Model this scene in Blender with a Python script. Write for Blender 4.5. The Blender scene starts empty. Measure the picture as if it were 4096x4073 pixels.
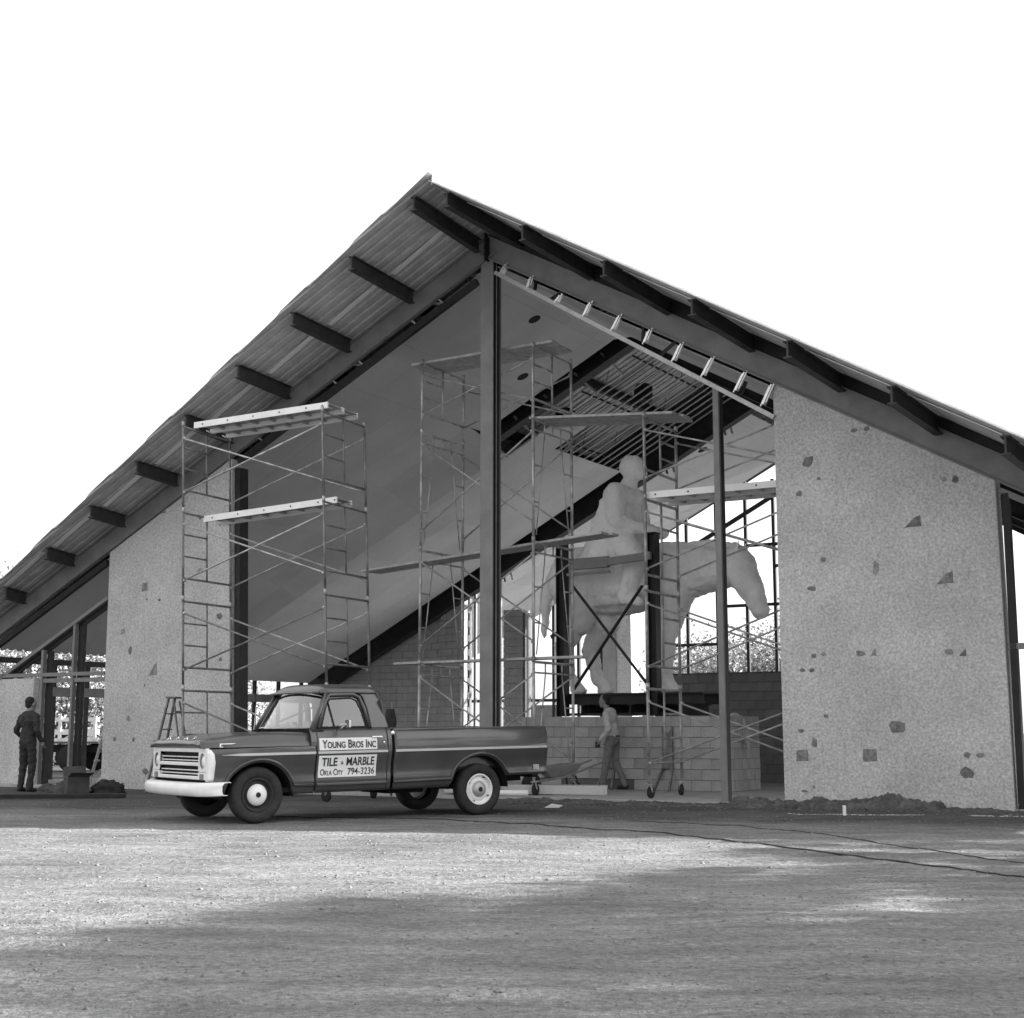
import bpy, bmesh, math, random
from mathutils import Vector, Matrix, noise
random.seed(7)
S = bpy.context.scene
COL = S.collection
R = math.radians

# ------------------------------------------------------------------ camera
CAM_H, PITCH, FPX = 1.135, 0.15497, 5724.0          # height, pitch (rad), focal length in photo pixels
cam_d = bpy.data.cameras.new('camera'); cam = bpy.data.objects.new('camera', cam_d); COL.objects.link(cam)
cam.location = (0, 0, CAM_H); cam.rotation_euler = (math.pi/2 + PITCH, 0, 0)
cam_d.sensor_fit = 'HORIZONTAL'; cam_d.sensor_width = 36; cam_d.lens = 36*FPX/4096
cam_d.clip_start = .1; cam_d.clip_end = 3000
S.camera = cam
# ------------------------------------------------------------------ world, sun, exposure (black and white film)
SUN_DIR = Vector((2.5, 0.20, 1.0)).normalized()     # towards the sun
elev = math.asin(SUN_DIR.z); azim = math.atan2(SUN_DIR.x, SUN_DIR.y)
W = bpy.data.worlds.new('World'); S.world = W; W.use_nodes = True
nt = W.node_tree; nt.nodes.clear()
sky = nt.nodes.new('ShaderNodeTexSky'); sky.sky_type = 'NISHITA'; sky.sun_disc = False
sky.sun_elevation = elev; sky.sun_rotation = azim; sky.dust_density = 4.0; sky.air_density = 1.0; sky.ozone_density = 0.3
bwn = nt.nodes.new('ShaderNodeRGBToBW'); bg = nt.nodes.new('ShaderNodeBackground'); out = nt.nodes.new('ShaderNodeOutputWorld')
mad = nt.nodes.new('ShaderNodeMath'); mad.operation = 'MULTIPLY_ADD'; mad.inputs[1].default_value = 0.6; mad.inputs[2].default_value = 2.9
nt.links.new(sky.outputs[0], bwn.inputs[0]); nt.links.new(bwn.outputs[0], mad.inputs[0])
nt.links.new(mad.outputs[0], bg.inputs[0]); nt.links.new(bg.outputs[0], out.inputs[0])
bg.inputs[1].default_value = 0.088
sd = bpy.data.lights.new('sun', 'SUN'); sd.energy = 5.0; sd.angle = R(0.6); sd.color = (1, 1, 1)
sun = bpy.data.objects.new('sun', sd); COL.objects.link(sun)
sun.rotation_euler = SUN_DIR.to_track_quat('Z', 'Y').to_euler()
S.view_settings.view_transform = 'Standard'; S.view_settings.look = 'None'; S.view_settings.gamma = 1
S.view_settings.exposure = 1.80
S.render.resolution_x = 1024; S.render.resolution_y = 1018

# ------------------------------------------------------------------ building frame of reference
P0 = Vector((4.24, 23.1, 0)); ANG = R(31)
AX = Vector((math.cos(ANG), -math.sin(ANG), 0)); BX = Vector((math.sin(ANG), math.cos(ANG), 0)); ZX = Vector((0, 0, 1))
def B(u, v, z): return P0 + AX*u + BX*v + ZX*z          # u along the facade, v into the building
def ray(x, y):                                          # sight line of a point measured on the 1932 px print
    u = (x*2.12-2048)/FPX; w = -(y*2.12-2036.5)/FPX; c, s = math.cos(PITCH), math.sin(PITCH)
    return Vector((u, c-w*s, s+w*c))
def onv(x, y, v):                                       # (u, z) of that point in the building plane v
    r = ray(x, y); o = Vector((0, 0, CAM_H))-P0; t = (v-o.dot(BX))/r.dot(BX); p = o+r*t
    return p.dot(AX), p.z
def zat(y, depth):                                      # height seen at print row y, at a depth
    r = ray(966, y); return CAM_H+r.z/r.y*depth

# ------------------------------------------------------------------ materials (all neutral greys: the film is black and white)
MATS = {}
def mat(name, val, rough=.8, amp=.15, scale=6, bump=0, bscale=None, metal=0, spec=.3, rnd=0, coord='Object', detail=6, fine=None, coat=0):
    if name in MATS: return MATS[name]
    m = bpy.data.materials.new(name); m.use_nodes = True; n = m.node_tree; N = n.nodes; L = n.links
    p = N['Principled BSDF']; p.inputs['Roughness'].default_value = rough; p.inputs['Metallic'].default_value = metal
    p.inputs['Specular IOR Level'].default_value = spec
    if coat: p.inputs['Coat Weight'].default_value = coat; p.inputs['Coat Roughness'].default_value = .08
    tc = N.new('ShaderNodeTexCoord'); no = N.new('ShaderNodeTexNoise'); no.inputs['Scale'].default_value = scale; no.inputs['Detail'].default_value = detail
    L.new(tc.outputs[coord], no.inputs['Vector'])
    mr = N.new('ShaderNodeMapRange'); mr.inputs['From Min'].default_value = .3; mr.inputs['From Max'].default_value = .7
    mr.inputs['To Min'].default_value = val*(1-amp); mr.inputs['To Max'].default_value = val*(1+amp)
    L.new(no.outputs['Fac'], mr.inputs['Value']); cur = mr.outputs[0]
    if fine:
        f = N.new('ShaderNodeTexNoise'); f.inputs['Scale'].default_value = fine[0]; f.inputs['Detail'].default_value = 3
        L.new(tc.outputs[coord], f.inputs['Vector'])
        m2 = N.new('ShaderNodeMapRange'); m2.inputs['From Min'].default_value = .3; m2.inputs['From Max'].default_value = .7
        m2.inputs['To Min'].default_value = 1-fine[1]; m2.inputs['To Max'].default_value = 1+fine[1]
        L.new(f.outputs['Fac'], m2.inputs['Value'])
        mu = N.new('ShaderNodeMath'); mu.operation = 'MULTIPLY'; L.new(cur, mu.inputs[0]); L.new(m2.outputs[0], mu.inputs[1]); cur = mu.outputs[0]
    if rnd:
        oi = N.new('ShaderNodeObjectInfo'); m3 = N.new('ShaderNodeMapRange')
        m3.inputs['To Min'].default_value = 1-rnd; m3.inputs['To Max'].default_value = 1+rnd; L.new(oi.outputs['Random'], m3.inputs['Value'])
        mu = N.new('ShaderNodeMath'); mu.operation = 'MULTIPLY'; L.new(cur, mu.inputs[0]); L.new(m3.outputs[0], mu.inputs[1]); cur = mu.outputs[0]
    L.new(cur, p.inputs['Base Color'])
    if bump:
        b2 = N.new('ShaderNodeTexNoise'); b2.inputs['Scale'].default_value = bscale or scale*4; b2.inputs['Detail'].default_value = 4
        L.new(tc.outputs[coord], b2.inputs['Vector'])
        bp = N.new('ShaderNodeBump'); bp.inputs['Strength'].default_value = bump; bp.inputs['Distance'].default_value = .02
        L.new(b2.outputs['Fac'], bp.inputs['Height']); L.new(bp.outputs[0], p.inputs['Normal'])
    MATS[name] = m; return m
def glass(name, val=.5, refl=.35):
    m = bpy.data.materials.new(name); m.use_nodes = True; N = m.node_tree.nodes; L = m.node_tree.links; N.clear()
    o = N.new('ShaderNodeOutputMaterial'); g = N.new('ShaderNodeBsdfGlossy'); g.inputs['Roughness'].default_value = .02; g.inputs[0].default_value = (.9, .9, .9, 1)
    t = N.new('ShaderNodeBsdfTransparent'); t.inputs[0].default_value = (val, val, val, 1)
    fr = N.new('ShaderNodeFresnel'); fr.inputs[0].default_value = 1.5
    ad = N.new('ShaderNodeMath'); ad.operation = 'ADD'; ad.inputs[1].default_value = refl; ad.use_clamp = True
    mx = N.new('ShaderNodeMixShader'); L.new(fr.outputs[0], ad.inputs[0]); L.new(ad.outputs[0], mx.inputs[0]); L.new(t.outputs[0], mx.inputs[1]); L.new(g.outputs[0], mx.inputs[2])
    L.new(mx.outputs[0], o.inputs[0]); MATS[name] = m; return m
M_ROOFDECK = mat('galvanised_deck', .52, .6, .15, 3, fine=(40, .10))
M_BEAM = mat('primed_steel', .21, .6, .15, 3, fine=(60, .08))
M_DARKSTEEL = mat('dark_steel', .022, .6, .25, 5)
M_OUTRIG = mat('outrigger_steel', .045, .6, .25, 5)
M_CEIL = mat('plasterboard', .48, .85, .09, .7, fine=(12, .03), rnd=.045)
M_STUD = mat('galvanised_stud', .75, .35, .12, 15, metal=.7)
M_CHAN = mat('channel_metal', .42, .45, .15, 10, metal=.4)
M_FRAME = mat('window_frame_paint', .2, .55, .12, 6)
M_WALL = mat('aggregate_render', .50, .92, .12, 1.1, bump=.6, bscale=30, fine=(27, .27), detail=9)
M_STONE = mat('dark_field_stone', .215, .95, .35, 12, bump=.6, bscale=40, rnd=.3, fine=(45, .25))
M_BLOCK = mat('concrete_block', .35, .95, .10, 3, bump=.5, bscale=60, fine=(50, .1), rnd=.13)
M_BLOCKD = mat('dark_concrete_block', .20, .95, .12, 3, bump=.5, bscale=60, fine=(50, .1), rnd=.12)  # darker block tone for the low rear wall
M_MORTAR = mat('mortar', .13, .95, .12, 8)
M_SLAB = mat('slab_concrete', .36, .9, .18, 2, fine=(30, .12))
M_PIPE = mat('scaffold_tube', .20, .5, .35, 7, metal=.3)
M_PIPEL = mat('worn_scaffold_tube', .42, .4, .4, 6, metal=.4)
M_PIPEM = mat('grey_scaffold_tube', .30, .45, .4, 6, metal=.3)
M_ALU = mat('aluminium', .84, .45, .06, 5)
M_WOOD = mat('plank_wood', .40, .85, .25, 9, fine=(50, .15))
M_WOODD = mat('weathered_wood', .18, .85, .3, 9, fine=(50, .15))
M_PLASTER = mat('white_plaster', .82, .9, .07, 2.5, bump=.45, bscale=9, fine=(18, .05))
M_BLACK = mat('black_rubber', .022, .75, .25, 12)
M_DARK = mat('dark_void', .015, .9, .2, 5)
M_PAINT = mat('truck_paint', .05, .34, .22, 2.2, spec=.5, coat=.55, fine=(90, .05))
M_WHITEP = mat('white_enamel', .78, .35, .05, 5, spec=.5, coat=.3)
M_CHROME = mat('chrome_trim', .75, .18, .08, 10, metal=1)
M_SIGN = mat('sign_white', .74, .6, .04, 5)
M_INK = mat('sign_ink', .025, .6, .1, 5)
M_CLOTHD = mat('dark_suit_cloth', .035, .95, .2, 12, bump=.3, bscale=25)
M_SHIRT = mat('work_shirt_cloth', .46, .95, .12, 9, bump=.4, bscale=14)
M_TROUS = mat('work_trouser_cloth', .17, .95, .15, 9, bump=.4, bscale=14)
M_SKIN = mat('skin', .22, .6, .08, 9)
M_HAIR = mat('dark_hair', .02, .8, .2, 40)
M_TRUNK = mat('bark', .10, .95, .3, 8, bump=.6, bscale=20)
M_LEAF = mat('leaves', .085, .8, .45, 1.2, fine=(9, .4))
M_LEAFL = mat('sunlit_pale_leaves', .34, .8, .6, .8, fine=(5, .6))  # leaf tone raised to paint sunlight onto the far trees
M_CABLE = mat('cable_rubber', .03, .7, .2, 8)
M_PAPER = mat('pale_paper', .6, .8, .1, 8)
M_CARD = mat('dark_carton', .07, .9, .2, 6)
M_DIRT = mat('dark_earth', .10, .98, .35, 3, bump=1, bscale=25, fine=(14, .3))
M_CLOD = mat('soil_clod', .17, .98, .3, 3)
M_GRAVEL = mat('pale_pebble', .20, .95, .3, 3)
GL_SCREEN = glass('windscreen_glass', .75, .20); GL_SIDE = glass('side_window_glass', .38, .10)

# ------------------------------------------------------------------ helpers
def link(o, parent=None):
    COL.objects.link(o)
    if parent is not None: o.parent = parent
    return o
def tag(o, label=None, cat=None, group=None, kind=None):
    if label: o['label'] = label
    if cat: o['category'] = cat
    if group: o['group'] = group
    if kind: o['kind'] = kind
    return o
def thing(name, label, cat, loc=(0, 0, 0), rz=0, group=None, parent=None):
    o = bpy.data.objects.new(name, None); link(o, parent); o.location = loc; o.rotation_euler = (0, 0, rz); o.empty_display_size = .2
    return tag(o, label, cat, group)
class MB:
    """collects faces, builds one mesh object"""
    def __init__(s): s.v = []; s.f = []
    def add(s, vs, fs):
        k = len(s.v); s.v += [Vector(p) for p in vs]; s.f += [tuple(i+k for i in f) for f in fs]; return s
    def hexa(s, p):                        # 8 corners: bottom ring 0-3, top ring 4-7
        return s.add(p, [(3, 2, 1, 0), (4, 5, 6, 7), (0, 1, 5, 4), (1, 2, 6, 5), (2, 3, 7, 6), (3, 0, 4, 7)])
    def box(s, c, d, rz=0, M=None):
        c = Vector(c); hx, hy, hz = d[0]/2, d[1]/2, d[2]/2; ca, sa = math.cos(rz), math.sin(rz); p = []
        for z in (-hz, hz):
            for x, y in ((-hx, -hy), (hx, -hy), (hx, hy), (-hx, hy)):
                q = Vector((x*ca-y*sa, x*sa+y*ca, z))
                if M: q = M @ Vector((x, y, z))
                p.append(c+q)
        return s.hexa(p)
    def bar(s, a, b, w, h, up=(0, 0, 1)):  # rectangular bar from a to b
        a = Vector(a); b = Vector(b); d = (b-a).normalized(); up = Vector(up); x = d.cross(up)
        if x.length < 1e-4: x = d.cross(Vector((1, 0, 0)))
        x.normalize(); y = x.cross(d).normalized(); p = []
        for e in (a, b):
            for i, j in ((-1, -1), (1, -1), (1, 1), (-1, 1)): p.append(e+x*(i*w/2)+y*(j*h/2))
        return s.hexa(p)
    def tube(s, a, b, r, n=8, r2=None, cap=True):
        return s.path([a, b], [r, r if r2 is None else r2], n, cap)
    def path(s, pts, r, n=8, cap=True):
        pts = [Vector(p) for p in pts]; k = len(s.v); m = len(pts); rr = r if isinstance(r, (list, tuple)) else [r]*m
        px = None
        for i, p in enumerate(pts):
            d = (pts[min(i+1, m-1)]-pts[max(i-1, 0)]).normalized()
            if px is None:
                px = d.cross(Vector((0, 0, 1)))
                if px.length < .05: px = d.cross(Vector((1, 0, 0)))
            px = (px-d*px.dot(d)).normalized(); py = d.cross(px)
            for j in range(n):
                a = 2*math.pi*j/n; s.v.append(p+(px*math.cos(a)+py*math.sin(a))*rr[i])
        for i in range(m-1):
            for j in range(n):
                j2 = (j+1) % n; s.f.append((k+i*n+j, k+i*n+j2, k+(i+1)*n+j2, k+(i+1)*n+j))
        if cap:
            s.f.append(tuple(k+j for j in range(n))[::-1]); s.f.append(tuple(k+(m-1)*n+j for j in range(n)))
        return s
    def prism(s, poly, off):               # polygon (3d points) extruded by a vector
        n = len(poly); k = len(s.v); off = Vector(off); s.v += [Vector(p) for p in poly]+[Vector(p)+off for p in poly]
        s.f.append(tuple(k+i for i in range(n))[::-1]); s.f.append(tuple(k+n+i for i in range(n)))
        for i in range(n): j = (i+1) % n; s.f.append((k+i, k+j, k+n+j, k+n+i))
        return s
    def grid(s, rows, close=False):        # list of rows of points
        k = len(s.v); m = len(rows[0])
        for r in rows: s.v += [Vector(p) for p in r]
        for i in range(len(rows)-1):
            for j in range(m-1 if not close else m):
                j2 = (j+1) % m; s.f.append((k+i*m+j, k+i*m+j2, k+(i+1)*m+j2, k+(i+1)*m+j))
        return s
    def lathe(s, prof, c, ax, n=24):       # prof: (r, offset along ax)
        c = Vector(c); ax = Vector(ax).normalized(); x = ax.cross(Vector((0, 0, 1)))
        if x.length < .1: x = ax.cross(Vector((1, 0, 0)))
        x.normalize(); y = ax.cross(x)
        rows = [[c+ax*h+(x*math.cos(2*math.pi*j/n)+y*math.sin(2*math.pi*j/n))*max(r, 1e-4) for j in range(n)] for r, h in prof]
        return s.grid(rows, True)
    def mesh(s, name, smooth=False, fix=True):
        me = bpy.data.meshes.new(name); me.from_pydata([tuple(p) for p in s.v], [], s.f)
        if fix:
            bm = bmesh.new(); bm.from_mesh(me); bmesh.ops.recalc_face_normals(bm, faces=bm.faces); bm.to_mesh(me); bm.free()
        if smooth: me.polygons.foreach_set('use_smooth', [True]*len(me.polygons))
        me.update(); return me
    def build(s, name, m, parent=None, smooth=False, bevel=0, solid=0, world=None, auto=None):
        me = s.mesh(name, smooth or bool(auto)); me.materials.append(m); o = bpy.data.objects.new(name, me); link(o, parent)
        if parent is not None and world: o.matrix_parent_inverse = Matrix.Identity(4)
        if auto:
            me.set_sharp_from_angle(angle=R(auto))
        if solid:
            q = o.modifiers.new('solid', 'SOLIDIFY'); q.thickness = solid; q.offset = -1
        if bevel:
            q = o.modifiers.new('bevel', 'BEVEL'); q.width = bevel; q.segments = 2; q.limit_method = 'ANGLE'
        return o
def ibeam(mb, a, b, depth, width=.2, tf=.025, tw=.02, up=ZX):
    """I section; a, b are the middle of the top face"""
    a = Vector(a); b = Vector(b); d = (b-a).normalized(); x = d.cross(up).normalized(); n = x.cross(d).normalized()
    mb.bar(a-n*tf/2, b-n*tf/2, width, tf, n); mb.bar(a-n*(depth-tf/2), b-n*(depth-tf/2), width, tf, n)
    mb.bar(a-n*(depth/2), b-n*(depth/2), tw, depth-2*tf, n)
def copy_tree(o, parent=None):
    c = o.copy(); COL.objects.link(c); c.parent = parent
    for ch in [x for x in bpy.data.objects if x.parent == o]: copy_tree(ch, c)
    return c
def vox(name, caps, m, parent, voxel=.02, smooth=6, ell=()):
    """one continuous surface from overlapping tapered limbs and ellipsoids"""
    mb = MB()
    for a, ra, b, rb in caps:
        a = Vector(a); b = Vector(b); d = b-a; L = d.length; pr = []
        steps = 5
        dn = d.normalized() if L > 1e-6 else Vector((0, 0, 1))
        for i in range(steps+1): t = math.pi/2*(1-i/steps); pr.append((ra*math.cos(t), -ra*math.sin(t)))
        for i in range(steps+1): t = math.pi/2*i/steps; pr.append((rb*math.cos(t), L+rb*math.sin(t)))
        mb.lathe(pr, a, dn, 14)
    for e in ell:
        c, r = e[0], e[1]; rot = e[2] if len(e) > 2 else (0, 0, 0)
        M = Matrix.Rotation(rot[2], 3, 'Z') @ Matrix.Rotation(rot[1], 3, 'Y') @ Matrix.Rotation(rot[0], 3, 'X')
        rows = []
        for i in range(9):
            t = math.pi*i/8; rows.append([Vector(c)+M @ Vector((r[0]*max(math.sin(t), 1e-3)*math.cos(2*math.pi*j/14), r[1]*max(math.sin(t), 1e-3)*math.sin(2*math.pi*j/14), r[2]*math.cos(t))) for j in range(14)])
        mb.grid(rows, True)
    me = mb.mesh(name+'_raw'); tmp = bpy.data.objects.new('tmp', me); COL.objects.link(tmp)
    q = tmp.modifiers.new('r', 'REMESH'); q.mode = 'VOXEL'; q.voxel_size = voxel; q.use_smooth_shade = True
    if smooth: q = tmp.modifiers.new('s', 'SMOOTH'); q.iterations = smooth; q.factor = .5
    dg = bpy.context.evaluated_depsgraph_get(); me2 = bpy.data.meshes.new_from_object(tmp.evaluated_get(dg))
    bpy.data.objects.remove(tmp); me2.name = name
    me2.materials.clear(); me2.materials.append(m); me2.polygons.foreach_set('use_smooth', [True]*len(me2.polygons))
    o = bpy.data.objects.new(name, me2); return link(o, parent)
exec_parts = []
# ================================================================== GROUND
def ground_h(x, y):
    h = .018*noise.noise(Vector((x*.5, y*.5, 0)))+.012*noise.noise(Vector((x*1.7, y*2.2, 3)))+.010*noise.noise(Vector((x*5, y*6, 9)))
    if y < 21: h += .008*max(0, noise.noise(Vector((x*.3, y*3.1, 5))))   # wheel ruts running across
    f = min(1, max(0, (y-21.6)/1.5)); h = h*(1-.5*f)-.03*f
    return h
def make_ground():
    xs = []; x = -10.0
    while x < 10: xs.append(x); x += .11
    xs = [-900, -300, -120, -60, -40, -30, -24, -20, -17, -15, -13, -12, -11]+xs+[10, 11, 12, 13, 15, 17, 20, 24, 30, 40, 60, 120, 300, 900]
    ys = [-300, -60, -20, -5, 0, 3, 5]; y = 5.6
    while y < 27: ys.append(y); y += .085 if y < 12 else .12
    ys += [28, 29, 31, 34, 38, 45, 60, 100, 200, 500, 1800]
    mb = MB(); mb.grid([[(x, y, ground_h(x, y) if abs(x) < 15 and 4 < y < 27 else -.03) for x in xs] for y in ys])
    o = mb.build('ground', M_GROUND, smooth=True); tag(o, kind='structure'); return o
def ground_mat():
    m = bpy.data.materials.new('dusty_ground'); m.use_nodes = True; N = m.node_tree.nodes; L = m.node_tree.links; p = N['Principled BSDF']
    p.inputs['Roughness'].default_value = .97; p.inputs['Specular IOR Level'].default_value = .1
    tc = N.new('ShaderNodeTexCoord')
    def nz(sc, det, sx=1, sy=1, dist=0):
        mp = N.new('ShaderNodeMapping'); mp.inputs['Scale'].default_value = (sx, sy, 1); L.new(tc.outputs['Object'], mp.inputs[0])
        n = N.new('ShaderNodeTexNoise'); n.inputs['Scale'].default_value = sc; n.inputs['Detail'].default_value = det; n.inputs['Distortion'].default_value = dist
        L.new(mp.outputs[0], n.inputs['Vector']); return n.outputs['Fac']
    def rng(a, f0, f1, t0, t1):
        r = N.new('ShaderNodeMapRange'); r.inputs[1].default_value = f0; r.inputs[2].default_value = f1; r.inputs[3].default_value = t0; r.inputs[4].default_value = t1; L.new(a, r.inputs[0]); return r.outputs[0]
    def mul(a, b):
        q = N.new('ShaderNodeMath'); q.operation = 'MULTIPLY'; L.new(a, q.inputs[0]); L.new(b, q.inputs[1]); return q.outputs[0]
    c = rng(nz(.35, 5, 1, 1.6), .35, .65, .150, .215)
    c = mul(c, rng(nz(2.2, 7, .6, 1.7, .4), .32, .68, .78, 1.2))
    c = mul(c, rng(nz(22, 7, 1, 1), .3, .7, .68, 1.26))
    c = mul(c, rng(nz(85, 3), .35, .65, .80, 1.2))
    # scattered small dark clods
    c = mul(c, rng(nz(14, 2, .8, 1.8), .64, .72, 1.0, .62))
    # ground tone gets darker towards the building
    sx = N.new('ShaderNodeSeparateXYZ'); L.new(tc.outputs['Object'], sx.inputs[0])
    yy = N.new('ShaderNodeMath'); yy.operation = 'MULTIPLY_ADD'; yy.inputs[1].default_value = .35; L.new(sx.outputs[0], yy.inputs[0]); L.new(sx.outputs[1], yy.inputs[2])
    wob = N.new('ShaderNodeMath'); wob.operation = 'MULTIPLY_ADD'; wob.inputs[1].default_value = 3.0; L.new(nz(.6, 4), wob.inputs[0]); L.new(yy.outputs[0], wob.inputs[2])
    c = mul(c, rng(wob.outputs[0], 20.6, 22.2, 1.0, .55))
    L.new(c, p.inputs['Base Color'])
    bp = N.new('ShaderNodeBump'); bp.inputs['Strength'].default_value = .9; bp.inputs['Distance'].default_value = .03
    ad = N.new('ShaderNodeMath'); ad.operation = 'ADD'; L.new(nz(16, 8, 1, 1), ad.inputs[0]); L.new(rng(nz(5, 5, .5, 2), 0, 1, 0, 1.2), ad.inputs[1])
    a2 = N.new('ShaderNodeMath'); a2.operation = 'ADD'; L.new(ad.outputs[0], a2.inputs[0]); L.new(rng(nz(70, 6), 0, 1, 0, .45), a2.inputs[1])
    a3 = N.new('ShaderNodeMath'); a3.operation = 'ADD'; L.new(a2.outputs[0], a3.inputs[0]); L.new(rng(nz(1.3, 6, 1, 3.5, 1.0), 0, 1, 0, 2.5), a3.inputs[1])
    L.new(a3.outputs[0], bp.inputs['Height']); L.new(bp.outputs[0], p.inputs['Normal']); return m
M_GROUND = ground_mat(); make_ground()

# ================================================================== HALL
U0, ZT = -5.45, 10.39                      # ridge line, top of the rafters
SL, SR = .507, .560                        # left and right roof slopes
EAVE_L, EAVE_R = -19.0, 8.6
FRAMES = (0.0, 6.1, 11.95, 18.1)
def roof_z(u, t=ZT): return t-(SL*(U0-u) if u < U0 else SR*(u-U0))
def ceil_z(u): return 9.55-.518*(-5.45-u)          # bays two and three
def ceil1(u): return roof_z(u)-.52                  # front bay
hall = thing('gabled_hall', 'unfinished gabled steel hall with an open front, stone faced walls and bare roof framing', 'building', B(U0, 0, 0))
HI = Matrix.Translation(-hall.location)
def hp(o):                                # keep world coordinates under the hall
    o.parent = hall; o.matrix_parent_inverse = HI; return o
def hb(mb, name, m, **k): return hp(mb.build(name, m, **k))
# slab
o = MB().prism([B(-11.4, -.12, -.12), B(-.0, -.12, -.12), B(.0, .02, -.12), B(8.4, .02, -.12), B(8.4, 18.6, -.12), B(-19.2, 18.6, -.12), B(-19.2, .4, -.12), B(-11.4, .4, -.12)], (0, 0, .15)).build('floor_slab', M_SLAB, bevel=.01); tag(o, kind='structure')
o = MB().prism([B(-19.2, -.5, -.1), B(-15.1, -.5, -.1), B(-15.1, .35, -.1), B(-19.2, .35, -.1)], (0, 0, .115)).build('doorstep', M_SLAB, bevel=.01); tag(o, kind='structure')
# rafters
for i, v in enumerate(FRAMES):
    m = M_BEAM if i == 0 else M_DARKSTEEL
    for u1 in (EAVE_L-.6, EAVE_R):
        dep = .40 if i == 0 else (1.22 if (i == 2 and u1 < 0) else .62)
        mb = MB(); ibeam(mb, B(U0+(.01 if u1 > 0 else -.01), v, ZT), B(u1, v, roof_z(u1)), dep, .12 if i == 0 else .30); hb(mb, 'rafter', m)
hb(MB().box(B(U0, -.03, ZT-.24), (.03, .26, .52), -ANG), 'ridge_plate', M_DARKSTEEL)
def deckr_z(u): return 10.52-.58*(u+5.05)
# outriggers under the front overhang (shorter towards the eaves)
def over(u): return 2.45-.137*abs(u-U0)*(1.0 if u < U0 else .9)
for k in range(9):
    u = -5.62-1.5*k; L = over(u); t = roof_z(u)+.02
    mb = MB(); a = B(u, -.115, t); b = B(u+.13, -L, roof_z(u+.13)+.02)
    ibeam(mb, a, b, .26, .13, .02, .03); hb(mb, 'outrigger', M_OUTRIG)
for k in range(9):
    u = -4.75+1.5*k; L = 2.5; t = deckr_z(u)-.06
    mb = MB(); ibeam(mb, B(u, .115, t), B(u, -L, t), .26, .13, .02, .03); hb(mb, 'outrigger', M_OUTRIG)
# corrugated roof deck: ribs run down the slope, front edge follows the tapering overhang
def deck(side):
    mb = MB(); prof = []; v = -2.62; w = .24
    while v < 18.7:
        for dv, dz in ((0, .0), (.13, .0), (.145, .04), (.225, .04)): prof.append((v+dv, dz))
        v += w
    UR = -5.05; umax = abs((EAVE_L-1.0 if side < 0 else EAVE_R+.6)-UR)
    def dmax(v):
        if v >= -.75 or side > 0: return umax
        return max(.02, min(umax, (2.62+v)/.128))
    def pt(v, d, dz):
        u = UR+side*d
        return B(u, v, (ZT+.085-SL*(U0-u) if side < 0 else deckr_z(u))+dz)
    for (v0, z0), (v1, z1) in zip(prof, prof[1:]):
        mb.grid([[pt(v0, dmax(v0)*i/14, z0), pt(v1, dmax(v1)*i/14, z1)] for i in range(15)])
    return mb
for sd_ in (-1, 1):
    o = hb(deck(sd_), 'roof_deck', M_ROOFDECK)
    q = o.modifiers.new('solid', 'SOLIDIFY'); q.thickness = .012; q.offset = 0
hb(MB().box(B(-5.06, 8.0, 10.585), (.03, 21.0, .19), -ANG), 'ridge_sun_block', M_ROOFDECK)  # added plate, stops sun leaking between the two roof decks
# dark blocking between the right rafter and the deck, pale strips painting the light that deck ribs reflect
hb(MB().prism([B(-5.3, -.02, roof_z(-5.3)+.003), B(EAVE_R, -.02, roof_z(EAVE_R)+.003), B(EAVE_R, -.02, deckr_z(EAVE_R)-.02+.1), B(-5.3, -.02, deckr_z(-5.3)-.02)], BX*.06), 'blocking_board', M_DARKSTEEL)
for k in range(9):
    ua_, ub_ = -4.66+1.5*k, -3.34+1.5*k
    hb(MB().bar(B(ua_, -1.9, deckr_z(ua_)-.03), B(ub_, -2.1, deckr_z(ub_)-.03), .15, .012), 'deck_glint_strip', M_ALU)
# painted rib reflections under the left overhang, a pale strip per bay
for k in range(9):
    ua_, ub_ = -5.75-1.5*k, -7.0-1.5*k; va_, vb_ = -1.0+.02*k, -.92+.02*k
    hb(MB().bar(B(ua_, va_, roof_z(ua_)+.07), B(ub_, vb_, roof_z(ub_)+.055), .11, .012), 'deck_glint_strip', M_ALU)
# purlins inside
for u in (-7.3, -9.4, -12.0, -15.0, -3.0, 0, 3.2, 6):
    mb = MB(); ibeam(mb, B(u, .12, roof_z(u)+.03), B(u, 18, roof_z(u)+.03), .2, .14, .02, .02); hb(mb, 'purlin', M_DARKSTEEL)
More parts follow.
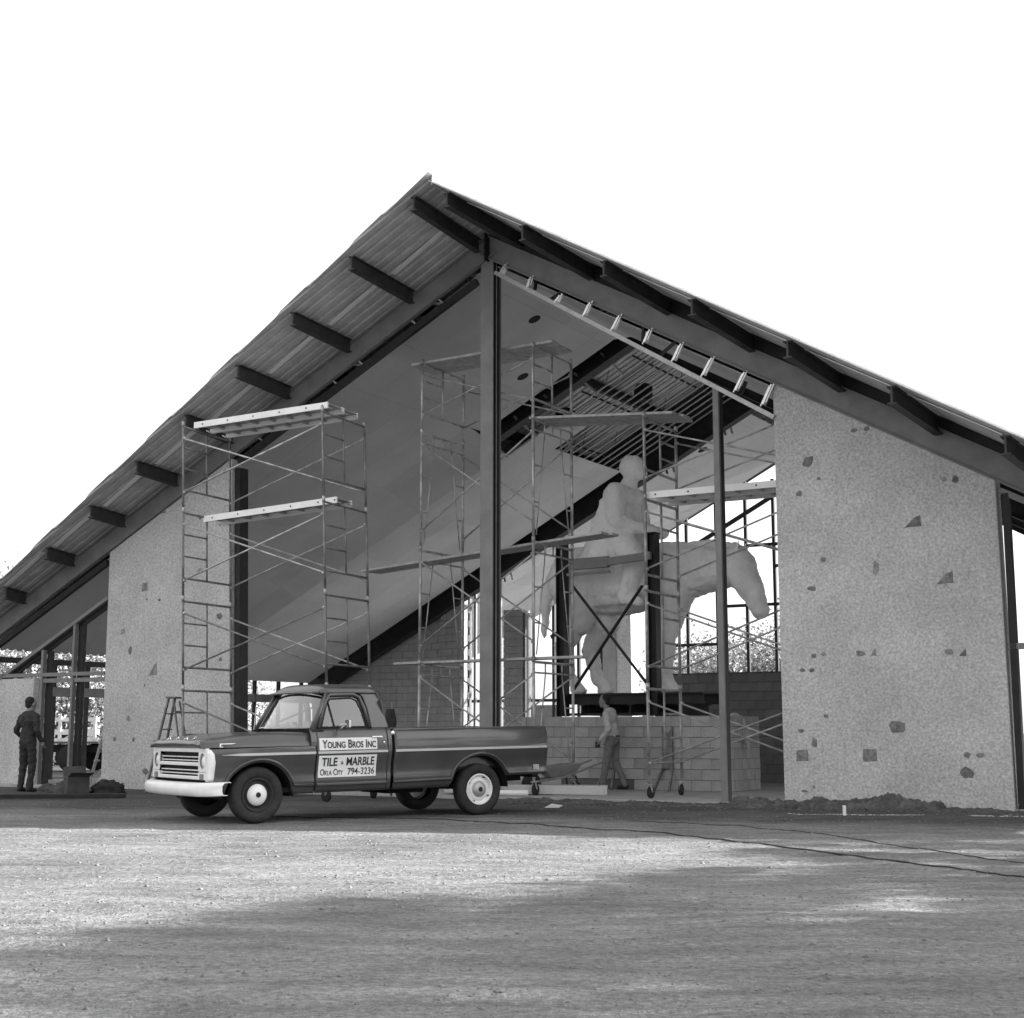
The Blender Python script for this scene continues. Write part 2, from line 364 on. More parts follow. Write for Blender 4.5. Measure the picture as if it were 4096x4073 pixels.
# ---- ceiling boards (left slope), one object per board
board_w, board_l = 1.2, 1.95
def ceiling_board(u0, u1, v0, v1, f, d0=0.0, d1=0.0):
    g = .003; mb = MB()
    p = [B(u0+g, v0+g*(d1 == d0), f(u0+g)+d0), B(u1-g, v0+g*(d1 == d0), f(u1-g)+d0), B(u1-g, v1-g, f(u1-g)+d1), B(u0+g, v1-g, f(u0+g)+d1)]
    mb.prism(p, (0, 0, .016)); return hb(mb, 'ceiling_board', M_CEIL)
us = [-18.9+board_l*.955*i for i in range(8)]; us = [u for u in us if u < -5.6]+[-5.5]
us[5:6] = [-9.08]; UC = us[5]                                  # below this the boards bend down around rafter two
for a, b in zip(us, us[1:]):                # front bay
    for i in range(4): ceiling_board(a, b, .12+1.2*i, .12+1.2*(i+1), ceil1)
    if b <= UC+.01:
        for (v0, v1, d0, d1) in ((4.92, 5.3, 0, -.05), (5.3, 5.75, -.05, -.19), (5.75, 6.35, -.19, -.45)): ceiling_board(a, b, v0, v1, ceil1, d0, d1)
        ceiling_board(a, b, 6.35, 6.75, ceil_z)
    else: ceiling_board(a, b, 4.92, 5.6, ceil1)
hb(MB().box(B(-5.45, 2.9, ceil1(-5.45)-.10), (1.1, 5.4, .02), -ANG), 'ridge_liner', M_CEIL)
for a in (-5.4, -3.5, -1.6, .3):            # right slope, front bay
    for i in range(4): ceiling_board(a, a+1.9, .12+1.35*i, .12+1.35*(i+1), ceil1)
for bi, (v0, v1) in enumerate([(6.75, 11.5), (12.75, 17.6)]):
    cuts = [v0+(v1-v0)*i/4 for i in range(5)]
    for i in range(4):
        for a, b in zip(us, us[1:]):
            lim = 9 if bi == 1 else (-8.5 if i > 0 else -7.4)
            if a < lim: ceiling_board(a, min(b, lim), cuts[i], cuts[i+1], ceil_z)
# dark discs painting the shade inside the ceiling light openings
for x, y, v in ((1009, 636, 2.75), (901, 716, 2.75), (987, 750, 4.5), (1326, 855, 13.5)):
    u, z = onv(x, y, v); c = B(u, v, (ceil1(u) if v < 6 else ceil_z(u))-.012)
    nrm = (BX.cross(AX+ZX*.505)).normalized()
    hb(MB().lathe([(0, 0), (.12, 0), (.135, .008), (.135, .02)], c, nrm if nrm.z > 0 else -nrm, 20), 'light_hole_shade', M_DARK)
# opening trim of the front ceiling (dark channel on the left, pale channel on the right)
def zl(u): return 9.58-.500*(-5.62-u)
hb(MB().bar(B(-5.7, -.02, zl(-5.7)), B(-11.5, -.02, zl(-11.5)), .1, .13), 'edge_channel', M_DARKSTEEL)
hb(MB().bar(B(-15.2, -.0, zl(-15.2)), B(-19.2, -.0, zl(-19.2)), .1, .12), 'edge_channel', M_DARKSTEEL)
def zr(u): return 9.654-.628*(u+5.306)
hb(MB().bar(B(-5.3, -.02, zr(-5.3)), B(.1, -.02, zr(.1)), .07, .075), 'edge_channel', M_CHAN)
def rb(u): return roof_z(u)-.42
for (x0, y0, x1, y1) in ((210, 485, 175, 555), (372, 565, 350, 645), (558, 690, 530, 735), (758, 725, 710, 825), (948, 808, 893, 915), (1140, 900, 1100, 1000), (1345, 985, 1285, 1115), (1545, 1075, 1475, 1210), (1755, 1165, 1685, 1310), (1930, 1240, 1860, 1400)):
    f = lambda x, y: onv((1900+x*.6211)/2.12, (750+y*.6211)/2.12, -.02)
    (ua, za), (ub, zb) = f(x0, y0), f(x1, y1)
    ua, za = ua+(ub-ua)*.20, za+(zb-za)*.20
    mb = MB(); o_ = AX*.022+ZX*.012
    mb.bar(B(ua, -.02, za), B(ub, -.02, zb), .115, .025, BX.cross(B(ub, 0, zb)-B(ua, 0, za)))
    for s in (-1, 1): mb.bar(B(ua, -.045, za)+o_*s*2.2, B(ub, -.045, zb)+o_*s*2.2, .016, .03, BX)
    hb(mb, 'stud', M_STUD)
for (x0, y0, x1, y1) in ((400, 565, 385, 660), (595, 650, 485, 725), (1088, 865, 1080, 1000), (1320, 970, 1195, 1080), (1745, 1250, 1710, 1340)):
    f = lambda x, y: onv((1900+x*.6211)/2.12, (750+y*.6211)/2.12, .1)
    (ua, za), (ub, zb) = f(x0, y0), f(x1, y1); hb(MB().bar(B(ua, .1, za), B(ub, .1, zb), .05, .05, BX), 'brace', M_DARKSTEEL)
for k in range(9):                         # small hangers on the left side
    u = -6.0-.62*k*1.02; du = .12
    a = B(u, .06, rb(u)); b = B(u+.18, .06, zl(u+.18)+.05)
    hb(MB().bar(a, b, .03, .045, BX), 'hanger', M_STUD if k % 3 else M_DARKSTEEL)
    if k % 3 == 1: hb(MB().bar(B(u-.12, .1, rb(u-.12)), B(u+.25, .1, zl(u+.25)+.05), .04, .04, BX), 'brace', M_BEAM)
# hangers across the gaps at rafters two and three
for fv, us in ((6.1, (-6.2, -6.9, -7.7, -8.5, -9.3)), (12.1, tuple(-6.3-.85*k for k in range(14)))):
    for i, u in enumerate(us):
        c = ceil_z(u); e = .62
        hb(MB().bar(B(u, fv-.1, c+.45), B(u+.2, fv+e, c+.08), .03, .05), 'hanger', M_CHAN)
        if i % 2 == 0 and fv > 10:
            hb(MB().bar(B(u+.25, fv+.5, c+.22), B(u+.33, fv+.55, c-.22), .05, .05), 'hanger', M_WOODD)
            hb(MB().bar(B(u+.33, fv+.75, c+.25), B(u+.42, fv+.8, c-.15), .05, .05), 'hanger', M_STUD)
# furring channels over the still open part of the middle bay
vv = 6.75; kk = 0
while vv < 11.75:
    ulo = -8.55 if vv > 7.95 else -9.3
    hb(MB().bar(B(ulo, vv, ceil_z(ulo)+.03), B(-5.35, vv, ceil_z(-5.35)+.03), .035, .03), 'furring_channel', M_CHAN)
    vv += .36 if kk % 5 else .30; kk += 1
for u in (-8.3, -6.9, -5.6):
    hb(MB().bar(B(u, 6.4, ceil_z(u)+.09), B(u, 11.9, ceil_z(u)+.09), .03, .04), 'carrier_channel', M_DARKSTEEL)
    for v in (7.4, 9.0, 10.6): hb(MB().tube(B(u, v, ceil_z(u)+.1), B(u+.15, v+.05, roof_z(u)-.05), .008, 5), 'hanger_wire', M_DARKSTEEL)
# air duct boots above the channels
for u, v in ((-6.6, 9.0), (-8.0, 7.6), (-7.2, 11.0)):
    hb(MB().lathe([(.02, 0), (.2, 0), (.23, .06), (.23, .35), (.16, .42), (.02, .42)], B(u, v, ceil_z(u)+.2), ZX, 16), 'duct', M_DARK)
# ---- main posts
for u0, u1, v0, m in ((-5.62, -5.35, .02, M_BEAM),):
    w = u1-u0; c = (u0+u1)/2; zt = roof_z(c)-.41
    mb = MB(); h = zt-.03; zc = .03+h/2
    mb.box(B(c, .0, zc), (w, .03, h), -ANG); mb.box(B(c, .26, zc), (w, .03, h), -ANG); mb.box(B(c, .13, zc), (.03, .228, h), -ANG)
    hb(mb, 'main_post', m); mb = MB(); mb.box(B(c+w/2+.006, .12, zc), (.01, .14, h), -ANG); mb.box(B(c+w/2-.04, .13, zc), (.03, .2, h), -ANG); hb(mb, 'post_channel', M_DARKSTEEL)
    hb(MB().box(B(c+w/2+.014, .085, zc), (.004, .02, h), -ANG), 'post_seam', M_CHAN)
c = -.94; h = zr(c)-.03
mb = MB(); mb.box(B(c, .02, .03+h/2), (.10, .06, h), -ANG); hb(mb, 'front_post', M_FRAME)
mb = MB(); mb.box(B(c+.03, .12, .03+h/2), (.05, .136, h), -ANG); hb(mb, 'front_post', M_DARKSTEEL)
# dark frame beside the left wall
hb(MB().bar(B(-11.40, .21, .03), B(-11.63, .21, 6.55), .26, .13, BX.cross(ZX)), 'opening_frame', M_DARKSTEEL)
# ---- stone faced walls with embedded field stones
def stone_wall(poly, thick, stones, label):
    w = MB().prism([B(u, 0, z) for u, z in poly], BX*thick).build('stone_wall', M_WALL, bevel=.015); hp(w); w['label'] = label
    for (u, z, ru, rz_, sh) in stones:
        n = random.randint(7, 10) if sh != 4 else 4; k0 = random.random()*6; pts = []
        for i in range(n):
            a = k0+2*math.pi*i/n+random.uniform(-.25, .25); r = random.uniform(.70, 1.15); pts.append((u+ru*r*math.cos(a), z+rz_*r*math.sin(a)))
        if sh == 3: pts = [(u-ru, z-rz_*.8), (u+ru, z-rz_*.7), (u+ru*.9, z+rz_), (u+ru*.2, z+rz_*.6)]
        if sh == 4: pts = [(u-ru, z-rz_), (u+ru, z-rz_*.9), (u+ru*.95, z+rz_), (u-ru*.9, z+rz_*.9)]
        if sh in (3, 4):
            q2 = []
            for (a0, b0), (a1, b1) in zip(pts, pts[1:]+pts[:1]):
                for f_ in (0, .36, .7): q2.append((a0+(a1-a0)*f_+random.uniform(-.07, .07)*ru, b0+(b1-b0)*f_+random.uniform(-.07, .07)*rz_))
            pts = q2
        st = MB(); base = [B(a, .01, b) for a, b in pts]; top = [B(u+(a-u)*.88, -.007, z+(b-z)*.88) for a, b in pts]
        m_ = len(pts); st.add(base+top+[B(u, -.012, z)], [(i, (i+1) % m_, m_+(i+1) % m_, m_+i) for i in range(m_)]+[(m_+i, m_+(i+1) % m_, 2*m_) for i in range(m_)])
        s_ = st.build('stone', M_STONE); s_.parent = w; s_.matrix_parent_inverse = HI @ Matrix.Identity(4)
        s_.matrix_parent_inverse = w.matrix_parent_inverse.inverted() @ HI if False else Matrix.Identity(4)
    return w
def conv(lst, ox, oy, sc):
    r = []
    for e in lst:
        x, y, rx, ry = e[:4]; sh = e[4] if len(e) > 4 else 0
        D = ((ox+x*sc)/2.12, (oy+y*sc)/2.12); u, z = onv(D[0], D[1], 0); k = sc/2.12*25.5/2700
        if abs(u) < 6: k = sc/2.12*22.5/2700
        else: k = sc/2.12*29.5/2700
        r.append((u, z, rx*k*1.2, ry*k*1.1, sh))
    return r
RS = [(320, 428, 24, 24), (360, 494, 9, 9), (286, 552, 13, 13), (545, 303, 11, 11), (495, 310, 12, 9), (842, 497, 10, 10), (884, 497, 12, 15), (720, 662, 30, 24, 3), (377, 806, 11, 11), (580, 838, 13, 26), (843, 878, 31, 27, 3), (332, 917, 19, 12), (340, 1175, 10, 10), (380, 1168, 10, 10), (520, 1166, 18, 14), (570, 1163, 11, 16, 3), (860, 1160, 19, 14), (913, 1165, 12, 14, 3), (297, 1230, 13, 8), (333, 1230, 10, 9), (388, 1408, 10, 10), (293, 1463, 13, 9), (343, 1508, 12, 24), (668, 1448, 33, 25), (297, 1558, 21, 22, 4), (557, 1558, 25, 24, 4), (930, 1557, 13, 12), (982, 1557, 15, 10), (930, 1625, 22, 23), (305, 1695, 13, 5), (341, 1678, 6, 9)]
stone_wall([(.08, -.1), (3.60, -.1), (3.56, roof_z(3.56)-.425), (.08, roof_z(.08)-.425)], .32, conv(RS, 2900, 1400, 1.041), 'pale aggregate faced wall right of the open front, dotted with dark stones')
LSn = [(900, 883, 14, 15, 4), (1100, 920, 12, 14), (1168, 920, 20, 14), (795, 1300, 20, 25, 4), (805, 1370, 7, 7), (875, 1372, 10, 9), (675, 1545, 13, 15, 4), (715, 1650, 15, 30), (840, 1755, 28, 40, 3), (793, 1842, 5, 10), (1097, 1212, 20, 16), (1205, 1460, 21, 20), (1210, 1700, 12, 12)]
LS2 = [(1235, 900, 22, 35), (1100, 1100, 18, 30), (1280, 1100, 18, 25), (1400, 1410, 40, 34)]
stone_wall([(-15.13, -.1), (-11.5, -.1), (-11.72, roof_z(-11.72)-.46), (-15.16, roof_z(-15.16)-.46)], .32, conv(LSn, 0, 1400, .7288)+conv(LS2, 0, 2500, .4164), 'narrow pale aggregate wall left of the open front')
for u, z1 in ((3.68, 4.7), (4.75, 4.1), (5.8, 3.4), (6.9, 2.8)): hb(MB().box(B(u, .12, z1/2), (.10, .14, z1), -ANG), 'opening_frame', M_DARKSTEEL)
hb(MB().bar(B(3.6, .1, 2.40), B(8.3, .1, 2.40), .1, .09), 'transom', M_FRAME)
hb(MB().bar(B(3.6, .1, 4.75), B(8.3, .1, 2.2), .1, .09), 'sloped_frame', M_FRAME)
hb(MB().box(B(7.6, .2, 1.1), (1.4, .2, 2.4), -ANG), 'stone_wall', M_WALL)
# side of the wall beyond the door, far left
hb(MB().prism([B(-19.6, .02, -.1), B(-17.38, .02, -.1), B(-17.38, .02, 2.33), B(-19.6, .02, 2.33)], BX*.25), 'stone_wall', M_WALL)
# ---- glazing frames of the left entrance
def vbar(name, u, v, z0, z1, w=.09, d=.12, m=None): return hb(MB().box(B(u, v, (z0+z1)/2), (w, d, z1-z0), -ANG), name, m or M_FRAME)
vbar('door_post', -17.13, .06, .0, 2.95, .07, .10); vbar('door_post', -17.03, .16, .0, 2.93, .12, .1, M_DARKSTEEL)
vbar('door_post', -16.16, .06, .0, 3.50, .06, .10); vbar('door_post', -16.05, .16, .0, 3.55, .14, .1, M_DARKSTEEL)
hb(MB().bar(B(-19.6, .05, 2.40), B(-15.17, .05, 2.40), .1, .08), 'transom', M_FRAME)
hb(MB().bar(B(-17.2, .08, 2.27), B(-15.17, .08, 2.27), .1, .09), 'transom', M_FRAME)
hb(MB().bar(B(-19.6, .05, 1.80), B(-15.17, .05, 4.02), .1, .075), 'sloped_frame', M_FRAME)
hb(MB().bar(B(-19.6, .14, 1.72), B(-15.17, .14, 3.93), .06, .12), 'sloped_frame', M_DARKSTEEL)
# ---- eave window wall on the left side (u = -19)
hb(MB().bar(B(-18.95, .3, 2.80), B(-18.95, 12.0, 2.80), .12, .13), 'eave_rail', M_DARKSTEEL)
hb(MB().bar(B(-19.0, .3, 2.10), B(-19.0, 12.0, 2.10), .10, .22), 'eave_rail', M_FRAME)
v = 1.0
while v < 12.1:
    hb(MB().box(B(-19.0, v, 1.4), (.10, .07, 2.8), -ANG), 'mullion', M_DARKSTEEL); v += 1.03
# block infill below the third rafter: courses as real blocks joined (too small to pick apart)
def block_area(inside, u0, u1, v, z0, z1, m, joined, facing=AX, depth=.19, bl=.406, bh=.203, name='block', parent=None, origin=None):
    """blocks laid in running bond; facing = course direction"""
    P = (lambda s, z: B(s, v, z)) if origin is None else origin
    n_ = 0; row = 0; z = z0; mb = MB(); g = .010
    shared = {}
    while z < z1-.05:
        s = u0-(bl/2 if row % 2 else 0)
        while s < u1-.02:
            a, b = max(s, u0), min(s+bl, u1)
            if b-a > .08 and inside((a+b)/2, z+bh/2):
                e = random.uniform(-.003, .003)
                c = P((a+b)/2, z+bh/2)
                if joined: mb.box(c+BX*(depth/2+e), (b-a-g, depth, bh-g), -ANG)
                else:
                    key = round(b-a, 2)
                    if key not in shared: shared[key] = MB().box((0, 0, 0), (key-g, depth, bh-g)).mesh('block'); shared[key].materials.append(m)
                    o = bpy.data.objects.new('block', shared[key]); link(o); o.parent = parent; o.matrix_parent_inverse = HI if parent in (hall,) else Matrix.Identity(4)
                    fa = math.atan2(facing.y, facing.x); nrm = Vector((-facing.y, facing.x, 0))
                    o.location = c+nrm*(depth/2+e); o.rotation_euler = (0, 0, fa); n_ += 1
            s += bl
        z += bh; row += 1
    if joined:
        o = mb.build('block_courses', m); return o
infill = lambda u, z: z < ceil_z(u)+.5
w = hb(MB().prism([B(-18.9, 12.36, 0), B(-13.78, 12.36, 0), B(-13.78, 12.36, ceil_z(-13.78)-.06), B(-18.9, 12.36, ceil_z(-18.9)-.06)], BX*.12), 'block_wall', M_MORTAR)
o = block_area(lambda u, z: z < ceil_z(u)-.1, -18.9, -13.78, 12.3, .03, 6.2, M_BLOCK, True); o.parent = w; tag(o, kind='stuff')
w = hb(MB().box(B(-14.18, 12.23, 2.5), (.74, .05, 4.9), -ANG), 'block_pier', M_MORTAR)
o = block_area(lambda u, z: True, -14.575, -13.76, 12.05, .03, 4.9, M_BLOCK, True); o.parent = w; tag(o, kind='stuff')
w = hb(MB().box(B(-12.03, 12.1, 2.2), (.66, .3, 4.4), -ANG), 'block_pier', M_MORTAR)
o = block_area(lambda u, z: True, -12.38, -11.768, 11.90, .03, 4.5, M_BLOCK, True, depth=.42); o.parent = w; tag(o, kind='stuff')
for u in (-13.48, -12.65): vbar('mullion', u, 12.2, 0, 5.6, .07, .07, M_FRAME)
# back gable glazing
for u in (-15.1, -14.2, -13.3, -12.5, -10.6, -9.53, -8.55, -7.6, -6.72, -5.8, -4.6, -3.4):
    top = min(ceil_z(u)+.3, 8.6); vbar('mullion', u, 18.0, 0, top, .09, .09, M_DARKSTEEL)
for a, b, z in ((-19, -11.5, 2.15), (-10.6, -8.55, 3.75), (-8.55, -5.8, 4.87), (-8.55, -7.6, 6.1), (-7.6, -5.8, 6.65), (-11.4, -9.5, 5.6), (-6.7, -3.4, 6.0)):
    hb(MB().bar(B(a, 18.0, z), B(b, 18.0, z), .07, .09), 'glazing_bar', M_DARKSTEEL)
hb(MB().bar(B(-14.3, 18.0, 4.15), B(-4.0, 18.0, 9.5), .08, .12), 'sloped_frame', M_DARKSTEEL)
hb(MB().box(B(-14.6, 18.0, 1.0), (1.4, .06, 2.0), -ANG), 'sill_panel', M_FRAME)
w = hb(MB().box(B(-11.94, 18.25, 2.8), (.96, .5, 5.6), -ANG), 'stone_wall', M_WALL)
hb(MB().box(B(-12.2, 17.97, 2.8), (.46, .05, 5.6), -ANG), 'wall_return', M_BLOCK)
# low dark block wall behind the pedestal
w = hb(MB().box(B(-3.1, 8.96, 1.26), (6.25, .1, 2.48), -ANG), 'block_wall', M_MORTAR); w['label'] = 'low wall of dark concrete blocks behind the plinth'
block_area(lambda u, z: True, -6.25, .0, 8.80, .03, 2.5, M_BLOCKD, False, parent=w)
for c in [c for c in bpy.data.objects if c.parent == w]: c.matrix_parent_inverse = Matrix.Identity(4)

# ================================================================== PLINTH
PU0, PU1, PV0, PV1 = -6.9, -2.32, 3.64, 5.15
pl = thing('block_plinth', 'long plinth of pale concrete blocks carrying the plaster statue', 'plinth', B((PU0+PU1)/2, PV0, .03))
PI_ = Matrix.Translation(-pl.location)
core = MB().prism([B(PU0+.03, PV0+.03, .03), B(PU1-.03, PV0+.03, .03), B(PU1-.03, PV1, .03), B(PU0+.03, PV1, .03)], (0, 0, 1.40)).build('core', M_MORTAR); core.parent = pl; core.matrix_parent_inverse = PI_
def plinth_blocks():
    bl, bh, g = .406, .203, .010; shared = {}
    for row in range(7):
        z = .03+bh*(row+.5)
        s = PU1
        first = bl if row % 2 == 0 else .19
        while s > PU0+.05:
            L = first if s == PU1 else bl; a = max(PU0, s-L); key = round(s-a, 2)
            if key > .06 and not (row == 0 and -5.9 < (s+a)/2 < -4.4):
                if key not in shared: shared[key] = MB().box((0, 0, 0), (key-g, .19, bh-g)).mesh('block'); shared[key].materials.append(M_BLOCK)
                o = bpy.data.objects.new('block', shared[key]); link(o, pl); o.matrix_parent_inverse = PI_
                o.location = B((s+a)/2, PV0+.095+random.uniform(-.004, .004), z); o.rotation_euler = (0, 0, -ANG)
            s = a
        t = PV0+(.0 if row % 2 else .19); t0 = t
        if row % 2 == 0: pass
        while t < PV1-.05:
            b = min(PV1, t+bl); key = round(b-t, 2)+100
            off = 0.0 if row % 2 else 0.0
            st = t if not (row % 2) else max(t, PV0+.19)
            if b-st > .08:
                key = round(b-st, 2)+100
                if key not in shared: shared[key] = MB().box((0, 0, 0), (.19, b-st-g, bh-g)).mesh('block'); shared[key].materials.append(M_BLOCK)
                o = bpy.data.objects.new('block', shared[key]); link(o, pl); o.matrix_parent_inverse = PI_
                o.location = B(PU1-.095+random.uniform(-.004, .004), (st+b)/2, z); o.rotation_euler = (0, 0, -ANG)
            t = b
plinth_blocks()

# ================================================================== STEEL CRADLE of the statue
cr = thing('steel_cradle', 'black steel lifting cradle with two columns and crossed braces in front of the statue', 'steel frame', B(-5, 4.1, 1.47))
CI = Matrix.Translation(-cr.location)
def cb(mb, name, m=M_DARKSTEEL, **k): o = mb.build(name, m, **k); o.parent = cr; o.matrix_parent_inverse = CI; return o
def Pv(x, y, v): u, z = onv(x, y, v); return B(u, v, z)
VC = 3.95
ua = onv(1062, 1300, VC)[0]; ub = onv(1236, 1300, VC)[0]; zt1 = onv(1062, 1020, VC)[1]; zt2 = onv(1236, 1007, VC)[1]
for u, zt in ((ua, zt1), (ub, zt2)):
    h = zt-1.46; mb = MB()
    for s in (-1, 1): mb.box(B(u+s*.085, VC, 1.46+h/2), (.02, .22, h), -ANG)
    mb.box(B(u, VC, 1.46+h/2), (.15, .02, h), -ANG); cb(mb, 'column')
    cb(MB().box(B(u, VC, zt+.01), (.24, .26, .02), -ANG), 'cap_plate')
for (x0, y0, x1, y1) in ((1080, 1105, 1222, 1292), (1212, 1105, 1082, 1302)):
    cb(MB().bar(Pv(x0, y0, VC-.14), Pv(x1, y1, VC-.14), .03, .09, BX), 'brace')
zb0 = onv(1200, 1307, VC)[1]; u0_, u1_ = onv(1075, 1320, VC)[0], onv(1322, 1320, VC)[0]
for vv in (VC-.02, VC+1.1):
    mb = MB(); ibeam(mb, B(u0_-.2, vv+.18, zb0), B(u1_, vv+.18, zb0), .22, .2, .03, .03); cb(mb, 'base_beam')
for k in range(5):
    u = u0_+.3+(u1_-u0_-.7)*k/4; mb = MB(); ibeam(mb, B(u, VC-.05, zb0-.225), B(u, VC+1.3, zb0-.225), .22, .16, .02, .03); cb(mb, 'cross_beam')
cb(MB().bar(B(u0_-.1, VC+.1, 1.50), B(u1_-.6, VC+.1, 1.50), .2, .05), 'bottom_plate')
# sling beam at belly height
cb(MB().bar(Pv(1075, 1066, VC-.14), Pv(1148, 1060, VC-.14), .12, .22, ZX), 'sling_beam', M_FRAME)
cb(MB().bar(Pv(1148, 1060, VC-.15), Pv(1228, 1048, VC-.15), .10, .15, ZX), 'sling_beam', M_BEAM)
cb(MB().bar(Pv(1070, 1085, VC-.15), Pv(1150, 1078, VC-.15), .06, .06, ZX), 'sling_beam', M_BEAM)

# ================================================================== GENERIC PLASTER HORSE AND RIDER (plain stand-in)
VS = 4.95
st = thing('plaster_statue', 'huge plain white plaster horse and rider standing on the block plinth', 'statue', B(-4.9, VS, zb0+.0), -ANG)
def statue():
    z = 0
    # local x = right along the facade, origin between the feet
    c = []; e = []
    e += [((-.35, 0, 2.35), (1.45, .64, .70)), ((-1.25, 0, 2.42), (.82, .64, .74)), ((.75, 0, 2.38), (.72, .60, .76))]
    # neck and head, carried forward and level
    c += [((.9, 0, 2.45), .62, (1.7, 0, 2.52), .48), ((1.7, 0, 2.52), .48, (2.32, 0, 2.50), .37), ((2.3, 0, 2.48), .36, (2.62, 0, 1.95), .24), ((2.62, 0, 1.95), .24, (2.74, 0, 1.62), .19)]
    c += [((2.3, .17, 2.75), .08, (2.40, .20, 3.0), .03), ((2.3, -.17, 2.75), .08, (2.40, -.20, 3.0), .03)]
    c += [((.8, 0, 2.98), .12, (1.7, 0, 2.98), .12), ((1.7, 0, 2.98), .12, (2.4, 0, 2.85), .09)]
    # front legs
    for s, dx in ((-.28, .10), (.28, -.18)):
        c += [((.80, s, 2.1), .40, (.72+dx, s, 1.15), .21), ((.72+dx, s, 1.15), .20, (.66+dx*1.4, s, .38), .13), ((.66+dx*1.4, s, .38), .115, (.78+dx*1.4, s, .12), .13)]
        e += [((.80+dx*1.4, s, .08), (.2, .15, .1))]
    # hind legs: thigh, hock, shank
    for s, dx in ((-.30, -.16), (.30, .18)):
        c += [((-1.25, s, 2.2), .52, (-1.05+dx, s, 1.55), .33), ((-1.05+dx, s, 1.55), .28, (-1.42+dx, s, .98), .19), ((-1.42+dx, s, .98), .18, (-1.26+dx, s, .34), .13), ((-1.22+dx, s, .34), .12, (-1.08+dx, s, .12), .13)]
        e += [((-1.06+dx, s, .08), (.2, .15, .1))]
    # tail
    c += [((-1.9, 0, 2.7), .12, (-2.15, 0, 2.2), .14), ((-2.15, 0, 2.2), .15, (-2.2, 0, 1.3), .07)]
    # rider in a long cloak, sitting upright
    e += [((-.40, 0, 3.15), (.58, .60, .45)), ((-.36, 0, 3.7), (.46, .58, .62)), ((-.28, 0, 4.15), (.38, .60, .28)), ((-.62, 0, 3.1), (.42, .62, .55))]
    c += [((-.2, .0, 4.2), .22, (-.08, 0, 4.52), .15)]
    e += [((.0, 0, 4.74), (.25, .20, .29)), ((.17, 0, 4.62), (.13, .13, .13)), ((.245, 0, 4.72), (.05, .035, .07)), ((-.08, 0, 4.80), (.26, .22, .25)), ((.20, 0, 4.80), (.06, .14, .03))]
    for s in (-1, 1):
        c += [((-.25, .42*s, 3.25), .34, (.30, .62*s, 2.75), .25), ((.30, .62*s, 2.75), .24, (.10, .66*s, 1.95), .16), ((.10, .66*s, 1.95), .14, (.40, .68*s, 1.84), .11)]
        c += [((-.2, .50*s, 4.18), .22, (-.12, .64*s, 3.55), .18), ((-.12, .64*s, 3.55), .16, (.45, .30*s, 3.35), .12), ((.45, .30*s, 3.35), .12, (.58, .2*s, 3.33), .10)]
        for k in range(5):                 # folds of the cloak
            a_ = .5+k*.32; c += [((-.3-.25*math.cos(a_), s*(.42+.12*math.sin(a_)), 4.0), .07, (-.45-.5*math.cos(a_), s*(.50+.2*math.sin(a_)), 2.75), .12)]
    for k in range(8): c += [((1.0+.18*k, 0, 3.0-.01*k), .10, (1.06+.18*k, .26*(-1)**k, 2.72-.01*k), .05)]
    # blanket
    e += [((-.35, 0, 2.78), (.85, .74, .42))]
    return vox('horse_and_rider', c, M_PLASTER, st, .04, 3, e)
hr = statue()
tx = bpy.data.textures.new('modelled_clay', 'CLOUDS'); tx.noise_scale = .20
q = hr.modifiers.new('relief', 'DISPLACE'); q.texture = tx; q.strength = .08; q.mid_level = .5
t2 = bpy.data.textures.new('tool_marks', 'CLOUDS'); t2.noise_scale = .07; q = hr.modifiers.new('relief_fine', 'DISPLACE'); q.texture = t2; q.strength = .03; q.mid_level = .5

